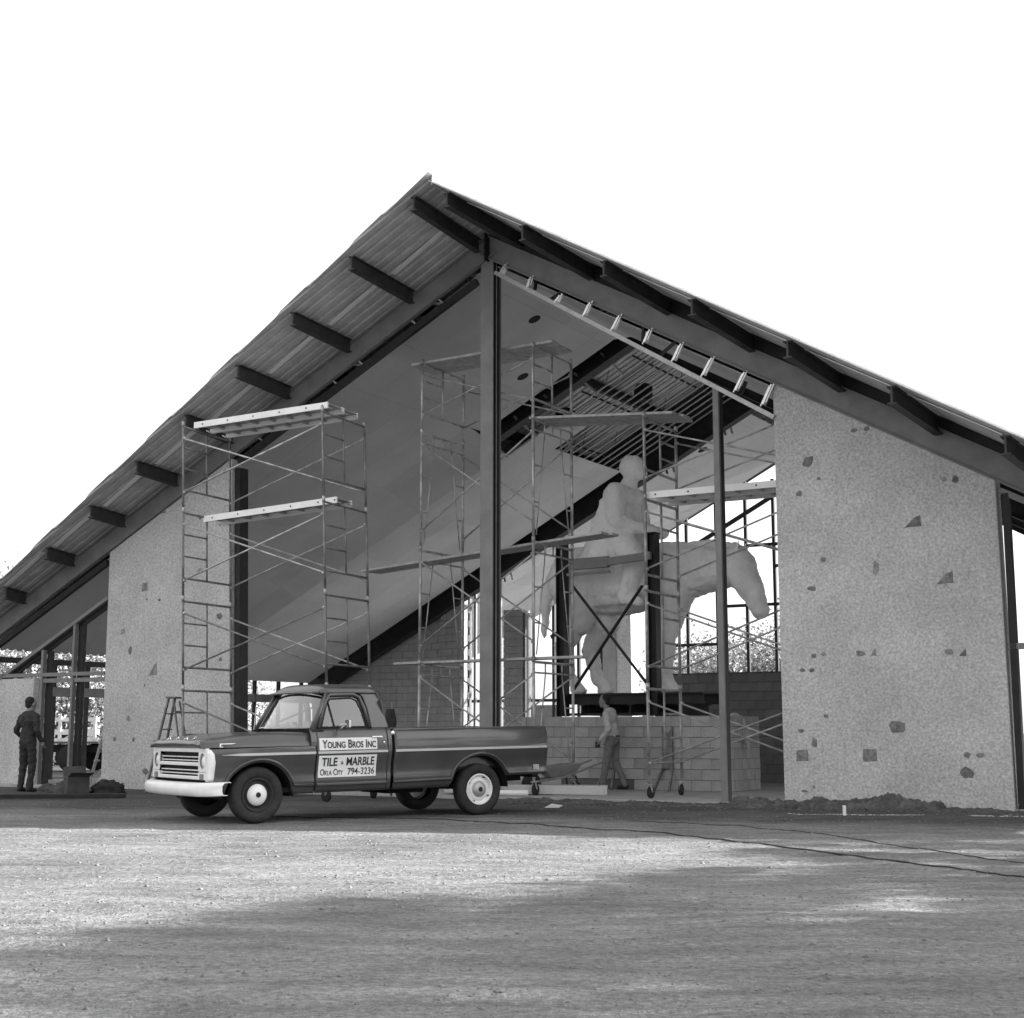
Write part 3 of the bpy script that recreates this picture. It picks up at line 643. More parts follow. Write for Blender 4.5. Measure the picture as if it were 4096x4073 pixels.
# ================================================================== SCAFFOLDS
def cross(mb, a, b, n=7, r=.017): mb.tube(a, b, r, n)
def scaffold(name, label, near, span_dir, span, frame_dir, width, base, levels, lean=Vector((0, 0, 0)), style='ladder', rung_side=0, casters=True, matp=None, braces=True, far_levels=None, tube_r=.023):
    """near: plan position of the near post of the first end frame; levels: (bottom z, lower bar z, top bar z) per lift"""
    t = thing(name, label, 'scaffold', (near.x, near.y, base), group='scaffold towers in the open front'); TI = Matrix.Translation(-t.location)
    mp = matp or M_PIPE; org = Vector((near.x, near.y, 0))
    def P(s, f, z): return org+span_dir*s+frame_dir*f+lean*(z-base)+ZX*z
    def add(mb, nm, m): o = mb.build(nm, m, t, smooth=True); o.parent = t; o.matrix_parent_inverse = TI; return o
    for s, lv in ((0, levels), (span, far_levels or levels)):
        for li, (z0, zb, z1) in enumerate(lv):
            mb = MB(); r = tube_r
            st_ = style if not isinstance(style, (list, tuple)) else style[li]
            for f in (0, width): mb.tube(P(s, f, z0), P(s, f, z1+.03), r, 8)
            mb.tube(P(s, 0, z1), P(s, width, z1), r*.9, 8)
            if st_ == 'ladder':
                mb.tube(P(s, 0, zb), P(s, width, zb), r*.9, 8)
                fi = width*.49; mb.tube(P(s, fi, zb), P(s, fi, z1), r*.8, 6)
                for q_ in (1/3, 2/3):
                    z = zb+(z1-zb)*q_
                    a_, b_ = (0, fi) if rung_side == 0 else (fi, width)
                    mb.tube(P(s, a_, z), P(s, b_, z), r*.75, 6)
            else:
                zt = z1-.19; mb.tube(P(s, 0, zt), P(s, width, zt), r*.7, 6)
                for f0, f1 in ((.29, .07), (.71, .93)):
                    mb.tube(P(s, width*f0, z1), P(s, width*f0, zt), r*.6, 6)
                    mb.tube(P(s, width*f0, zt), P(s, width*f1, z0+.12), r*.45, 5)
                mb.tube(P(s, width*.5, z1), P(s, width*.5, zt), r*.6, 6)
                for fr in (.35, .68):
                    z = z0+(zt-z0)*fr; k_ = (zt-z)/(zt-z0)
                    mb.tube(P(s, 0, z), P(s, width*(.29-.22*k_), z), r*.6, 6); mb.tube(P(s, width, z), P(s, width*(.71+.22*k_), z), r*.6, 6)
            add(mb, 'end_frame', mp)
            mb = MB()
            for f in (0, width):
                mb.tube(P(s, f, z1+.0), P(s, f, z1+.10), r*1.25, 8)
                for zz in (z0+.35, z1-.22): mb.box(P(s, f, zz)+span_dir*(.03 if s == 0 else -.03), (.05, .03, .05))
            tag(add(mb, 'couplings', M_PIPEL), kind='stuff')
    if braces:
        for li, ((z0, zb, z1), (w0, wb, w1)) in enumerate(zip(levels, far_levels or levels)):
            for f in (0, width):
                for a, b in (((0, z0+.35), (span, w1-.22)), ((0, z1-.22), (span, w0+.35))):
                    mb = MB(); cross(mb, P(a[0], f, a[1]), P(b[0], f, b[1])); add(mb, 'cross_brace', M_PIPEL if (li+f > 1) else mp)
    if casters:
        for s in (0, span):
            for f in (0, width):
                c = P(s, f, base); rdir = random.uniform(0, 3)
                d = Vector((math.cos(rdir), math.sin(rdir), 0)); n = Vector((-d.y, d.x, 0)); wc = c+d*.05+ZX*.10
                z0 = (levels if s == 0 else (far_levels or levels))[0][0]
                mb = MB(); mb.tube(P(s, f, base+.25), P(s, f, z0+.02), .016, 6)
                mb.box(c+ZX*.235, (.12, .12, .015)); 
                for q_ in (-1, 1): mb.bar(c+n*.035*q_+ZX*.23, wc+n*.035*q_, .035, .006, n)
                o = add(mb, 'caster_fork', M_PIPEL)
                add(MB().lathe([(.02, -.025), (.085, -.025), (.10, -.016), (.10, .016), (.085, .025), (.02, .025)], wc, n, 18), 'caster_wheel', M_BLACK)
    return t, P
def dirv(deg): return Vector((math.cos(R(deg)), -math.sin(R(deg)), 0)), Vector((math.sin(R(deg)), math.cos(R(deg)), 0))
# tower 1, left
n1 = Vector((-5.88, 26.05, 0)); sd1, fd1 = dirv(25); d1 = 26.05
Z1 = lambda y: zat(y, d1)
lv = [(.24, Z1(1428), Z1(1303)), (Z1(1301), Z1(1259), Z1(1134)), (Z1(1131), Z1(1090), Z1(966)), (Z1(963), Z1(922), Z1(803))]
T1, PT1 = scaffold('scaffold_tower', 'tallest left scaffold tower in front of the left stone wall, behind the pickup bonnet', n1, sd1, 3.05, fd1, 1.45, -.03, lv, lean=-sd1*.042, style='ladder')
# tower 2, middle
n3 = Vector((.39, 25.95, 0)); sd2, fd2 = dirv(31); n2 = n3-sd2*2.5
d2 = 25.95; Z2 = lambda y: zat(y, d2)
lv2 = [(.27, 0, Z2(1249)), (Z2(1247), 0, Z2(1022)), (Z2(1020), 0, Z2(791)), (Z2(789), Z2(752), Z2(655))]
T2, PT2 = scaffold('scaffold_tower', 'middle scaffold tower behind the main post with braced legs and a pickup tailgate before it', n2, sd2, 2.5, fd2, 1.48, .03, lv2, style=('walk', 'walk', 'walk', 'ladder'), rung_side=0, matp=M_PIPEL, tube_r=.027)
# tower 3, right
n4 = Vector((2.33, 24.75, 0)); sd3, fd3 = dirv(30); d3 = 24.75; Z3 = lambda y: zat(y, d3)
lv3 = [(.27, Z3(1440), Z3(1300)), (Z3(1297), Z3(1256), Z3(1115)), (Z3(1112), Z3(1084), Z3(942)), (Z3(939), Z3(885), Z3(788))]
T3, PT3 = scaffold('scaffold_tower', 'right scaffold tower on casters between the front post and the statue', n4, sd3, 3.0, fd3, 1.40, .03, lv3, style='ladder', rung_side=1, matp=M_PIPEM, tube_r=.028)
# aluminium stage boards and timber planks (they rest on the towers: things of their own)
def stage(label, a, b, width, wdir):
    a = Vector(a); b = Vector(b); d = (b-a).normalized(); t = thing('aluminium_stage', label, 'scaffold board', a, group='aluminium stage boards on the scaffolds'); TI = Matrix.Translation(-a)
    def add(mb, nm, m): o = mb.build(nm, m, t); o.matrix_parent_inverse = TI
    for s in (0, width): add(MB().bar(a+wdir*s+ZX*.01, b+wdir*s+ZX*.01, .03, .115), 'side_rail', M_ALU)
    add(MB().prism([a+wdir*.018+ZX*.035, b+wdir*.018+ZX*.035, b+wdir*(width-.018)+ZX*.035, a+wdir*(width-.018)+ZX*.035], ZX*.014), 'deck_board', M_WOOD)
    L = (b-a).length; k = .35
    while k < L-.2: add(MB().bar(a+d*k+wdir*.02, a+d*k+wdir*(width-.02), .05, .035), 'cross_rib', M_CHAN); k += .42
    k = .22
    while k < L: add(MB().lathe([(0, 0), (.016, 0), (.016, .006)], a+d*k-wdir*.0155+ZX*.01, -wdir, 10), 'bolt_hole_shade', M_INK); k += .37 if int(k*10) % 2 else .62  # dark disc painted as the shade inside a rail hole
    for e in (a, b): 
        for s in (.06, width-.06): add(MB().bar(e+wdir*s-d*.05, e+wdir*s+d*.05-ZX*.05, .03, .02), 'hook', M_CHAN)
    return t
zA = lv[3][2]+.10
A0 = PT1(-.02, .28, zA); A1 = PT1(3.03, .10, zA+.02)
stage('nearest of the two bright aluminium boards on the top of the left scaffold', PT1(-.05, .40, zA), PT1(3.12, .08, zA+.02), .50, fd1)
stage('farther aluminium board on the top of the left scaffold', PT1(-.05, .93, zA), PT1(3.12, .62, zA+.02), .48, fd1)
zB = Z1(977)
stage('aluminium board on the middle level of the left scaffold', PT1(-.0, .62, zB+.06), PT1(3.1, .36, zB+.18), .50, fd1)
zC = lv3[2][2]+.07
stage('aluminium board on the right scaffold passing behind the right stone wall', PT3(-.05, .08, zC), PT3(3.05, .08, zC), .48, fd3)
stage('second aluminium board behind the first on the right scaffold', PT3(-.05, .60, zC), PT3(3.05, .60, zC), .48, fd3)
def plank(label, a, b, w, wdir, th=.045, n=2, m=None, grp='timber planks laid on the scaffolds'):
    a = Vector(a); b = Vector(b)
    for i in range(n):
        o_ = wdir*(i*(w+.012)); d_ = (b-a)*random.uniform(-.02, .02)
        mb = MB().prism([a+o_+d_, b+o_+d_, b+o_+d_+wdir*w, a+o_+d_+wdir*w], ZX*th); c = a.copy()
        o = mb.build('timber_plank', m or M_WOOD, bevel=.004); tag(o, label[i], 'plank', grp)
zt2 = lv2[3][2]+.025
plank(['near plank on the very top of the middle scaffold', 'middle plank on the very top of the middle scaffold', 'far plank on the very top of the middle scaffold'], PT2(-.35, .05, zt2), PT2(2.85, .02, zt2+.02), .28, fd2, n=3)
zt3 = Z2(792)+.03
a = PT2(2.42, .04, zt3); b = PT3(.55, .08, lv3[3][2]+.03)
wd = (b-a).cross(ZX).normalized(); wd = wd if wd.dot(fd2) > 0 else -wd
plank(['near plank bridging the middle and right scaffolds above the statue', 'middle plank bridging the middle and right scaffolds above the statue', 'far plank bridging the middle and right scaffolds above the statue'], a, b, .28, wd, n=3)
zt4 = Z2(1022)+.03
plank(['near long plank through the middle scaffold at the statue saddle height', 'far long plank through the middle scaffold at the statue saddle height'], PT2(-1.55, .30, zt4-.32), PT2(3.9, .18, zt4+.05), .26, fd2, n=2)
zt5 = Z2(1249)+.03
plank(['pale plank low on the middle scaffold above the pickup bed'], PT2(-.7, .1, zt5), PT2(3.45, .05, zt5+.02), .27, fd2, n=1)

# ================================================================== PICKUP
TH = .5926
tk_loc = Vector((-.957, 21.077, 0))
def make_truck(paint, label, name='pickup_truck', cat='pickup truck'):
    t = thing(name, label, cat, tk_loc, math.pi+TH)
    SH = lambda x: .017*(2.0-x)                       # slight forward rake of the body
    def sp(p): return Vector((p[0], p[1], p[2]+SH(p[0])))
    class TB(MB):
        def build(s, *a, **k):
            s.v = [sp(p) for p in s.v]; return MB.build(s, *a, **k)
    def prof(z):                                      # half width of the body side at height z
        pts = [(.30, .90), (.40, .935), (.47, .955), (.52, .965), (.60, .955), (.72, .968), (.84, .992), (.90, 1.0), (.95, .994), (1.03, .985), (1.10, .968), (1.16, .94), (1.20, .905)]
        for (z0, y0), (z1, y1) in zip(pts, pts[1:]):
            if z <= z1: return y0+(y1-y0)*(z-z0)/(z1-z0)
        return pts[-1][1]
    def taper(x):
        if x > 3.45: return 1-.075*((x-3.45)/.65)**2
        if x < -.6: return 1-.02*((-.6-x)/.5)**2
        return 1
    AR = .455
    def arch(x, zl_):
        for xc in (3.34, .03):
            d = abs(x-xc)
            if d < AR: return max(zl_, .375+.41*math.sqrt(1-(d/AR)**2))
        return zl_
    def side_panel(nm, x0, x1, zlow, ztop, s, m, ins=0):
        xs = [x0+(x1-x0)*i/60 for i in range(61)]; rows = []
        for x in xs:
            zl_ = arch(x, zlow(x)); zt = ztop(x); row = []
            for j in range(19):
                z = zl_+(zt-zl_)*j/18; row.append((x, s*(prof(z)*taper(x)-ins), z))
            rows.append(row)
        o = TB().grid(rows).build(nm, m, t, smooth=True, solid=.02); return o
    for s in (1, -1):
        # front fender, door, cab corner, bed side
        f = side_panel('front_fender', 2.575, 4.02, lambda x: .37, lambda x: .975-.01*(x-2.6), s, paint)
        side_panel('cowl_side', 2.562, 2.64, lambda x: .968, lambda x: 1.175, s, paint, .001)
        d = side_panel('door', 1.515, 2.555, lambda x: .372, lambda x: 1.195, s, paint)
        side_panel('cab_corner', 1.452, 1.505, lambda x: .372, lambda x: 1.195, s, paint)
        b = side_panel('bed_side', -1.12, 1.405, lambda x: .372 if x > .03 else .50, lambda x: 1.17-.0, s, paint)
        # trim, moulding, arch lips
        for x0, x1 in ((2.58, 3.86), (1.52, 2.55), (-1.10, 1.40)):
            mb = TB(); n = 24; rows = []
            for i in range(n+1):
                x = x0+(x1-x0)*i/n; h = .017*(1 if x < 3.6 else max(.15, (3.88-x)/.28)); y = s*(prof(.90)*taper(x))
                rows.append([(x, y+s*a, .885+b_*h) for a, b_ in ((.0, -1), (.012, -.8), (.012, .8), (.0, 1))])
            mb.grid(rows).build('side_trim', M_CHROME if False else M_TRIM, t)
        def lip(xc, a0, a1, ext0, ext1):
            pts = [ext0] if ext0 else []
            for i in range(25):
                a = a0+(a1-a0)*i/24; pts.append((xc+(AR+.035)*math.cos(a), 0, .375+.445*math.sin(a)))
            if ext1: pts.append(ext1)
            P_ = [(x, s*(prof(max(z, .40))*taper(x)+.004), z) for x, y, z in pts]
            TB().path(P_, .021, 8).build('arch_lip', paint, t, smooth=True)
        lip(3.34, .30, math.pi-.25, (3.98, 0, .47), (2.58, 0, .475))
        lip(.03, .25, math.pi-.30, (1.40, 0, .475), (-.47, 0, .56)) if False else lip(.03, .25, math.pi-.35, (1.40, 0, .475), None)
        TB().bar((1.52, s*.966, .478), (2.55, s*.966, .478), .03, .035).build('sill_moulding', paint, t, bevel=.008)
        # inner wheel wells
        for xc in (3.34, .03):
            mb = TB(); rows = []
            for i in range(17):
                a = math.pi*i/16; x = xc+(AR+.03)*math.cos(a); z = .34+.43*math.sin(a)
                rows.append([(x, s*.935, z), (x, s*.50, z)])
            mb.grid(rows); mb.build('wheel_well', M_DARK, t)
    # bonnet
    def zc(x): return 1.155-.018*(3.0-x) if x < 3.0 else 1.155-.075*((x-3.0)/1.1)**1.6
    rows = []
    for i in range(27):
        x = 2.60+1.50*i/26; tp = taper(x); c = zc(x)
        if x > 3.98: c -= .25*(x-3.98)**1.3
        r = [(.958, .978), (.952, 1.0), (.935, 1.035), (.90, 1.07), (.86, c-.028), (.80, c-.006), (.70, c+.004), (.55, c-.004), (.30, c+.0), (0, c+.010)]
        r = [(x, y*tp, max(z, .978)) for y, z in r]; rows.append(r+[(p[0], -p[1], p[2]) for p in r[-2::-1]])
    x = 4.105
    r = [(.958, .975), (.95, .978), (.93, .985), (.90, .99), (.86, 1.0), (.80, 1.005), (.70, 1.01), (.55, 1.01), (.3, 1.015), (0, 1.018)]; tp = taper(4.08)
    r = [(4.125, y*tp, z) for y, z in r]; rows.append(r+[(p[0], -p[1], p[2]) for p in r[-2::-1]])
    r = [(4.04, p[1], .972) for p in r]; rows.append(r+[(p[0], -p[1], p[2]) for p in r[-2::-1]])
    hood = TB().grid(rows).build('bonnet', paint, t, smooth=True)
    # cowl between bonnet and windscreen
    rows = []
    for x, dz in ((2.62, 0), (2.50, .03), (2.44, .045)):
        rows.append([(x, y, (1.165 if abs(y) > .9 else 1.175)+dz*(1-(abs(y)/1.0)**4)) for y in (-.955, -.9, -.8, -.5, -.25, 0, .25, .5, .8, .9, .955)])
    TB().grid(rows).build('cowl', paint, t, smooth=True)
    # front: white grille panel
    xg = 4.03; hw = .925
    def ring(y0, y1, z0, z1, nm, m, dx=.03, w=.02): pass
    mb = TB()
    mb.box((xg, 0, .948), (.05, 2*hw, .05)); mb.box((xg, 0, .775), (.055, 1.34, .045)); mb.box((xg, 0, .605), (.05, 1.36, .045))
    mb.build('grille_frame', M_WHITEP, t, bevel=.008)
    TB().box((xg-.045, 0, .775), (.02, 1.40, .36)).build('grille_backing', M_DARK, t)
    TB().box((xg-.06, 0, .56), (.03, 1.5, .09)).build('grille_backing', M_DARK, t)
    for zc_ in (.90, .858, .815, .735, .693, .650):
        mb = TB(); cuts = [-.66, -.40, -.13, .14, .40, .66]
        off = 0
        if zc_ in (.90, .735): continue
        for a, b in zip(cuts, cuts[1:]):
            TB().box((xg-.005, (a+b)/2+off, zc_+.006), (.02, b-a-.018, .013)).build('grille_bar', M_WHITEP, t)
    for s in (1, -1):
        # headlamp surround
        poly = [(s*.675, .60), (s*.675, .95), (s*.93, .95), (s*.93, .60)]
        mb = TB(); n = 28; inner = []; outer = []
        for i in range(n):
            a = 2*math.pi*i/n; ca, sa = math.cos(a), math.sin(a)
            k = min(.13/abs(ca) if abs(ca) > 1e-6 else 9, .135/abs(sa) if abs(sa) > 1e-6 else 9); outer.append((xg+.02, s*.80+ca*k, .815+sa*k)); inner.append((xg+.022, s*.80+ca*.098, .815+sa*.098))
        deep = [(xg-.03, p[1], p[2]) for p in inner]
        mb.grid([outer, inner, deep], True)
        mb.build('lamp_surround', M_WHITEP, t)
        TB().lathe([(0, .035), (.05, .028), (.088, .0), (.092, -.02)], (xg-.02, s*.80, .815), (1, 0, 0), 24).build('headlight', M_LAMP, t, smooth=True)
        TB().lathe([(.088, 0), (.098, .012), (.10, -.01)], (xg-.002, s*.80, .815), (1, 0, 0), 24).build('lamp_ring', M_FRAME, t, smooth=True)
        # wrap round cheek
        mb = TB(); rows = []
        for z, xb in ((.955, 4.0), (.90, 3.955), (.80, 3.935), (.70, 3.935), (.60, 3.94), (.565, 3.95)):
            yb = prof(z)*taper(xb)+.006
            rows.append([(xg+.022, s*.925, z), (xg+.012, s*.945, z), (xg-.03, s*(yb+.002), z), (xb, s*yb, z)])
        mb.grid(rows); mb.build('grille_cheek', M_WHITEP, t, smooth=True, solid=.01)
        mb = TB(); mb.box((xg, s*.80, .63), (.04, .26, .09)); mb.build('grille_cheek', M_WHITEP, t)
        TB().box((xg+.018, s*.795, .622), (.02, .13, .07)).build('parking_lamp', M_FRAME, t, bevel=.008)
        # chassis frame rail
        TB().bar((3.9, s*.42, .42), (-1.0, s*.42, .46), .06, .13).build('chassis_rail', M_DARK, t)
    # bumper
    rows = []
    for i in range(33):
        y = -1.0+2.0*i/32; a = abs(y); x = 4.20-.09*a**2-(.30*max(0, (a-.90)/.10)**2)
        e = .02 if a < .2 else 0
        rows.append([(x-.03, y, .388), (x+.0, y, .385), (x+.03, y, .40), (x+.045, y, .44), (x+.045, y, .505), (x+.02, y, .545+0*e), (x-.05, y, .556), (x-.07, y, .55)])
    TB().grid(rows).build('bumper', M_WHITEP, t, smooth=True, solid=.01, auto=None)
    # bonnet letters
    for ch, y in zip('FORD', (.44, .16, -.14, -.43)):
        c = bpy.data.curves.new('letter', 'FONT'); c.body = ch; c.size = .10; c.extrude = .006; c.align_x = 'CENTER'; c.align_y = 'CENTER'
        tmp = bpy.data.objects.new('tmp', c); COL.objects.link(tmp); dg = bpy.context.evaluated_depsgraph_get(); me = bpy.data.meshes.new_from_object(tmp.evaluated_get(dg)); bpy.data.objects.remove(tmp)
        me.materials.clear(); me.materials.append(M_CHROME); o = link(bpy.data.objects.new('letter', me), t)
        o.matrix_local = Matrix.Translation((4.03, y, 1.088+SH(4.03))) @ Matrix.Rotation(math.pi/2, 4, 'Z') @ Matrix.Rotation(R(38), 4, 'X')
    # fender badges
    for s in (1, -1):
        TB().box((3.72, s*(.925), 1.005), (.32, .012, .05)).build('fender_badge', M_CHROME, t, bevel=.004)
        TB().box((3.72, s*(.932), 1.005), (.27, .010, .028)).build('fender_badge', paint, t)
    # cab upper structure
    zb, zt = 1.19, 1.655
    for s in (1, -1):
        A0, A1 = Vector((2.565, s*.885, zb)), Vector((2.335, s*.775, zt+.01))
        TB().path([A0+Vector((.02, 0, -.02)), A1], [.045, .035], 8).build('windscreen_pillar', paint, t, smooth=True)
        # rear quarter
        mb = TB(); o_ = .0
        q_ = [(1.72, zb), (1.46, zb), (1.51, 1.45), (1.60, zt+.03), (1.88, zt+.03), (1.80, 1.60), (1.755, 1.45)]
        yy = lambda z: s*(.905-.28*max(0, z-zb))
        mb.add([(x, yy(z), z) for x, z in q_]+[(x, yy(z)-s*.06, z) for x, z in q_], [tuple(range(7)), tuple(range(13, 6, -1))]+[(i, (i+1) % 7, 7+(i+1) % 7, 7+i) for i in range(7)])
        mb.build('cab_quarter', paint, t, bevel=.012)
        # door upper frame
        fr = [(2.50, zb+.01), (2.365, 1.56), (2.30, 1.632), (1.95, 1.640), (1.86, 1.60), (1.80, 1.45), (1.755, zb+.01)]
        P_ = [(x, s*(.912-.28*max(0, z-zb)), z) for x, z in fr]
        TB().path(P_, .027, 8).build('door_frame', paint, t, smooth=True)
        P_ = [(x-.0 if x > 2.2 else x+.03, s*(.905-.28*max(0, z-zb)), z-.02) for x, z in [(2.46, zb+.04), (2.345, 1.55), (2.29, 1.60), (1.95, 1.612), (1.875, 1.575), (1.82, 1.45), (1.775, zb+.04), (2.46, zb+.04)]]
        TB().path(P_, .012, 6).build('window_seal', M_BLACK, t)
        TB().bar((2.285, s*.895, zb+.02), (2.345, s*.79, 1.58), .02, .02).build('vent_bar', M_BLACK, t) if False else TB().path([(2.27, s*.897, zb+.02), (2.335, s*.80, 1.57)], .011, 6).build('vent_bar', M_BLACK, t)
        g_ = [(2.46, zb+.02), (2.35, 1.56), (2.29, 1.60), (1.95, 1.61), (1.87, 1.57), (1.77, zb+.02)]
        TB().add([(x, s*(.898-.28*max(0, z-zb)), z) for x, z in g_], [tuple(range(6))]).build('side_window', GL_SIDE, t)
        TB().bar((1.60, s*.985, 1.075), (1.76, s*.985, 1.075), .022, .02).build('door_handle', M_CHROME, t, bevel=.004)
        TB().lathe([(0, .02), (.014, .018), (.016, 0)], (1.58, s*.985, 1.0), (0, s, 0), 10).build('door_lock', M_CHROME, t)
        # mirror
        TB().path([(2.26, s*.93, 1.15), (2.25, s*1.06, 1.20), (2.20, s*1.10, 1.25)], .010, 6).build('mirror_arm', M_CHROME, t)
        mb = TB(); mb.path([(2.28, s*.95, 1.22), (2.19, s*1.11, 1.26)], .008, 6); mb.build('mirror_arm', M_CHROME, t)
        mb = TB(); mb.box((2.19, s*1.13, 1.25), (.03, .14, .10)); mb.build('side_mirror', M_CHROME, t, bevel=.012)
    # roof
    rows = []
    for i in range(21):
        fx = i/20; x = 2.42-.88*fx; row = []
        for j in range(21):
            fy = -1+2*j/20
            ed = (1-abs(fy)**3.2)**.5; ex = min(1, (fx/.09))**.5 if fx < .09 else (min(1, (1-fx)/.10)**.5)
            wv = .775+.01*math.sin(math.pi*fx)
            row.append((x, wv*fy, 1.655+.012+.118*ed*ex+.004*math.sin(fx*3)))
        rows.append(row)
    TB().grid(rows).build('roof', paint, t, smooth=True, solid=.015)
    mb = TB(); mb.path([(2.44, -.76, 1.665), (2.46, -.6, 1.672), (2.475, 0, 1.680), (2.46, .6, 1.672), (2.44, .76, 1.665)], .018, 6); mb.build('drip_rail', paint, t, smooth=True)
    for s in (1, -1): TB().path([(2.43, s*.775, 1.664), (2.0, s*.79, 1.668), (1.60, s*.785, 1.664), (1.54, s*.77, 1.62)], .015, 6).build('drip_rail', paint, t, smooth=True)
    # cab back wall with window
    mb = TB()
    yb, yt = .88, .76
    def bw(y0, z0, y1, z1): mb.prism([(1.47+.13*(z0-zb)/.47, y0, z0), (1.47+.13*(z0-zb)/.47, y1, z0), (1.47+.13*(z1-zb)/.47, y1, z1), (1.47+.13*(z1-zb)/.47, y0, z1)], (-.02, 0, 0))
    bw(-.88, .45, .88, 1.25); bw(-.80, 1.56, .80, 1.67); bw(-.86, 1.25, -.60, 1.56); bw(.60, 1.25, .86, 1.56); mb.build('cab_back', paint, t)
    TB().add([(1.49, -.6, 1.25), (1.49, .6, 1.25), (1.575, .6, 1.56), (1.575, -.6, 1.56)], [(0, 1, 2, 3)]).build('rear_window', GL_SIDE, t)
    # windscreen
    rows = []
    for j in range(9):
        fz = j/8; z = 1.20+(1.665-1.20)*fz; row = []
        for i in range(17):
            fy = -1+i/8; w_ = .875+(.765-.875)*fz; xb = 2.60+(2.365-2.60)*fz; bulge = .16*(1-fy**2)**.8
            row.append((xb+bulge*(1-.3*fz)-.03, fy*w_, z))
        rows.append(row)
    TB().grid(rows).build('windscreen', GL_SCREEN, t, smooth=True)
    for ys in ((-.1, .45), (.1-.62, .05)):
        TB().path([(2.70, ys[0], 1.205), (2.69, (ys[0]+ys[1])/2, 1.225), (2.66, ys[1], 1.255)], .007, 5).build('wiper', M_CHROME, t)
    TB().path([(2.66, -.80, 1.18), (2.62, -.83, 1.52)], .004, 5).build('aerial', M_CHROME, t)
    # interior
    TB().box((2.42, 0, 1.13), (.30, 1.6, .16)).build('dashboard', M_DARKSTEEL, t, bevel=.03)
    mb = TB(); mb.box((1.72, 0, .86), (.55, 1.45, .2)); mb.box((1.56, 0, 1.13), (.16, 1.45, .48)); mb.build('bench_seat', M_WOODD, t, bevel=.05)
    c = Vector((2.13, .42, 1.24)); ax = Vector((-.75, 0, .66)).normalized(); x_ = Vector((0, 1, 0)); y_ = ax.cross(x_)
    TB().path([c+(x_*math.cos(a)+y_*math.sin(a))*.20 for a in [2*math.pi*i/24 for i in range(25)]], .012, 6, cap=False).build('steering_wheel', M_BLACK, t, smooth=True)
    TB().path([c, (2.45, .42, 1.02)], .02, 6).build('steering_column', M_BLACK, t)
    for p, d in (((2.47, -.05, 1.235), (.14, .20, .05)), ((2.42, -.1, 1.24), (.1, .14, .09)), ((2.43, .45, 1.25), (.10, .13, .09)), ((2.49, .12, 1.225), (.12, .22, .03))):
        TB().box(p, d, .3).build('dash_paper', M_PAPER, t, bevel=.01)
    TB().box((2.0, 0, .42), (2.0, 1.7, .06)).build('cab_floor', M_DARK, t)
    TB().box((3.25, 0, .72), (1.2, .9, .5)).build('engine', M_DARK, t)
    # bed
    mb = TB()
    for s in (1, -1):
        mb.prism([(1.40, s*.935, 1.14), (-1.10, s*.925, 1.14), (-1.10, s*.82, 1.14), (1.40, s*.82, 1.14)], (0, 0, .042))
    mb.build('bed_rail', paint, t, bevel=.016)
    mb = TB()
    for s in (1, -1): mb.box((.15, s*.80, .88), (2.5, .02, .54))
    mb.box((1.39, 0, .86), (.03, 1.82, .62)); mb.build('bed_lining', paint, t)
    TB().box((.15, 0, .62), (2.5, 1.62, .03)).build('bed_floor', M_DARKSTEEL, t)
    TB().box((-1.115, 0, .86), (.035, 1.62, .60)).build('tailgate', paint, t, bevel=.01)
    for s in (1, -1):
        TB().box((-1.12, s*.875, .86), (.03, .075, .22)).build('tail_light', M_FRAME, t, bevel=.01)
        TB().box((-.92, s*.962, .60), (.10, .012, .075)).build('side_marker', M_CHAN, t, bevel=.01)
    TB().box((-1.16, 0, .50), (.12, 1.2, .12)).build('rear_bumper', M_DARKSTEEL, t, bevel=.02)
    TB().box((.9, 0, .40), (.6, .8, .22)).build('fuel_tank', M_DARK, t, bevel=.03)
    TB().path([(.0, -.7, .36), (.0, .7, .36)], .06, 8).build('rear_axle', M_DARK, t)
    TB().path([(3.34, -.7, .33), (3.34, .7, .33)], .05, 8).build('front_axle', M_DARK, t)
    TB().lathe([(0, .02), (.028, .015), (.032, 0)], (1.43, .955, 1.12), (0, 1, 0), 12).build('fuel_cap', M_CHROME, t)
    # wheels
    for xw in (3.34, 0.0):
        for s in (1, -1):
            w = thing('wheel', None, None, (xw, s*.83, .355), parent=t); ax = Vector((0, s, 0)); rr = .355
            steer = 0
            MB().lathe([(.20, -.09), (.27, -.105), (.33, -.095), (.350, -.07), (.355, -.03), (.355, .03), (.350, .065), (.335, .085), (.31, .095), (.27, .098), (.235, .085), (.21, .06)], (0, 0, 0), ax, 40).build('tyre', M_TYRE, w, smooth=True)
            rim = M_WHITEP if xw < 1 else M_DARKSTEEL
            MB().lathe([(.215, .075), (.205, .082), (.19, .075), (.185, .045), (.165, .035), (.15, .055), (.12, .06), (.10, .05), (0, .05)], (0, 0, 0), ax, 32).build('rim', rim, w, smooth=True)
            MB().lathe([(.112 if xw < 1 else .135, .058), (.125 if xw > 1 else .105, .075), (.09, .092), (.05, .10), (0, .103)], (0, 0, 0), ax, 28).build('hubcap', M_WHITEP if xw > 1 else M_CHAN, w, smooth=True)
            MB().lathe([(.035, .098), (.033, .107), (0, .108)], (0, 0, 0), ax, 16).build('hub_emblem', M_DARKSTEEL, w)
            if xw < 1:
                mb = MB()
                for i in range(4):
                    a = math.pi/2*i+.5; mb.box((math.cos(a)*.185, s*.052, math.sin(a)*.185), (.04, .015, .02))
                tag(mb.build('rim_nubs', M_DARKSTEEL, w), kind='stuff')
    return t, sp
M_TRIM = mat('bright_trim', .50, .4, .05, 4)
M_LAMP = mat('lamp_glass', .88, .25, .03, 8, spec=.6)
M_TYRE = mat('tyre_rubber', .030, .8, .25, 10, fine=(60, .2))
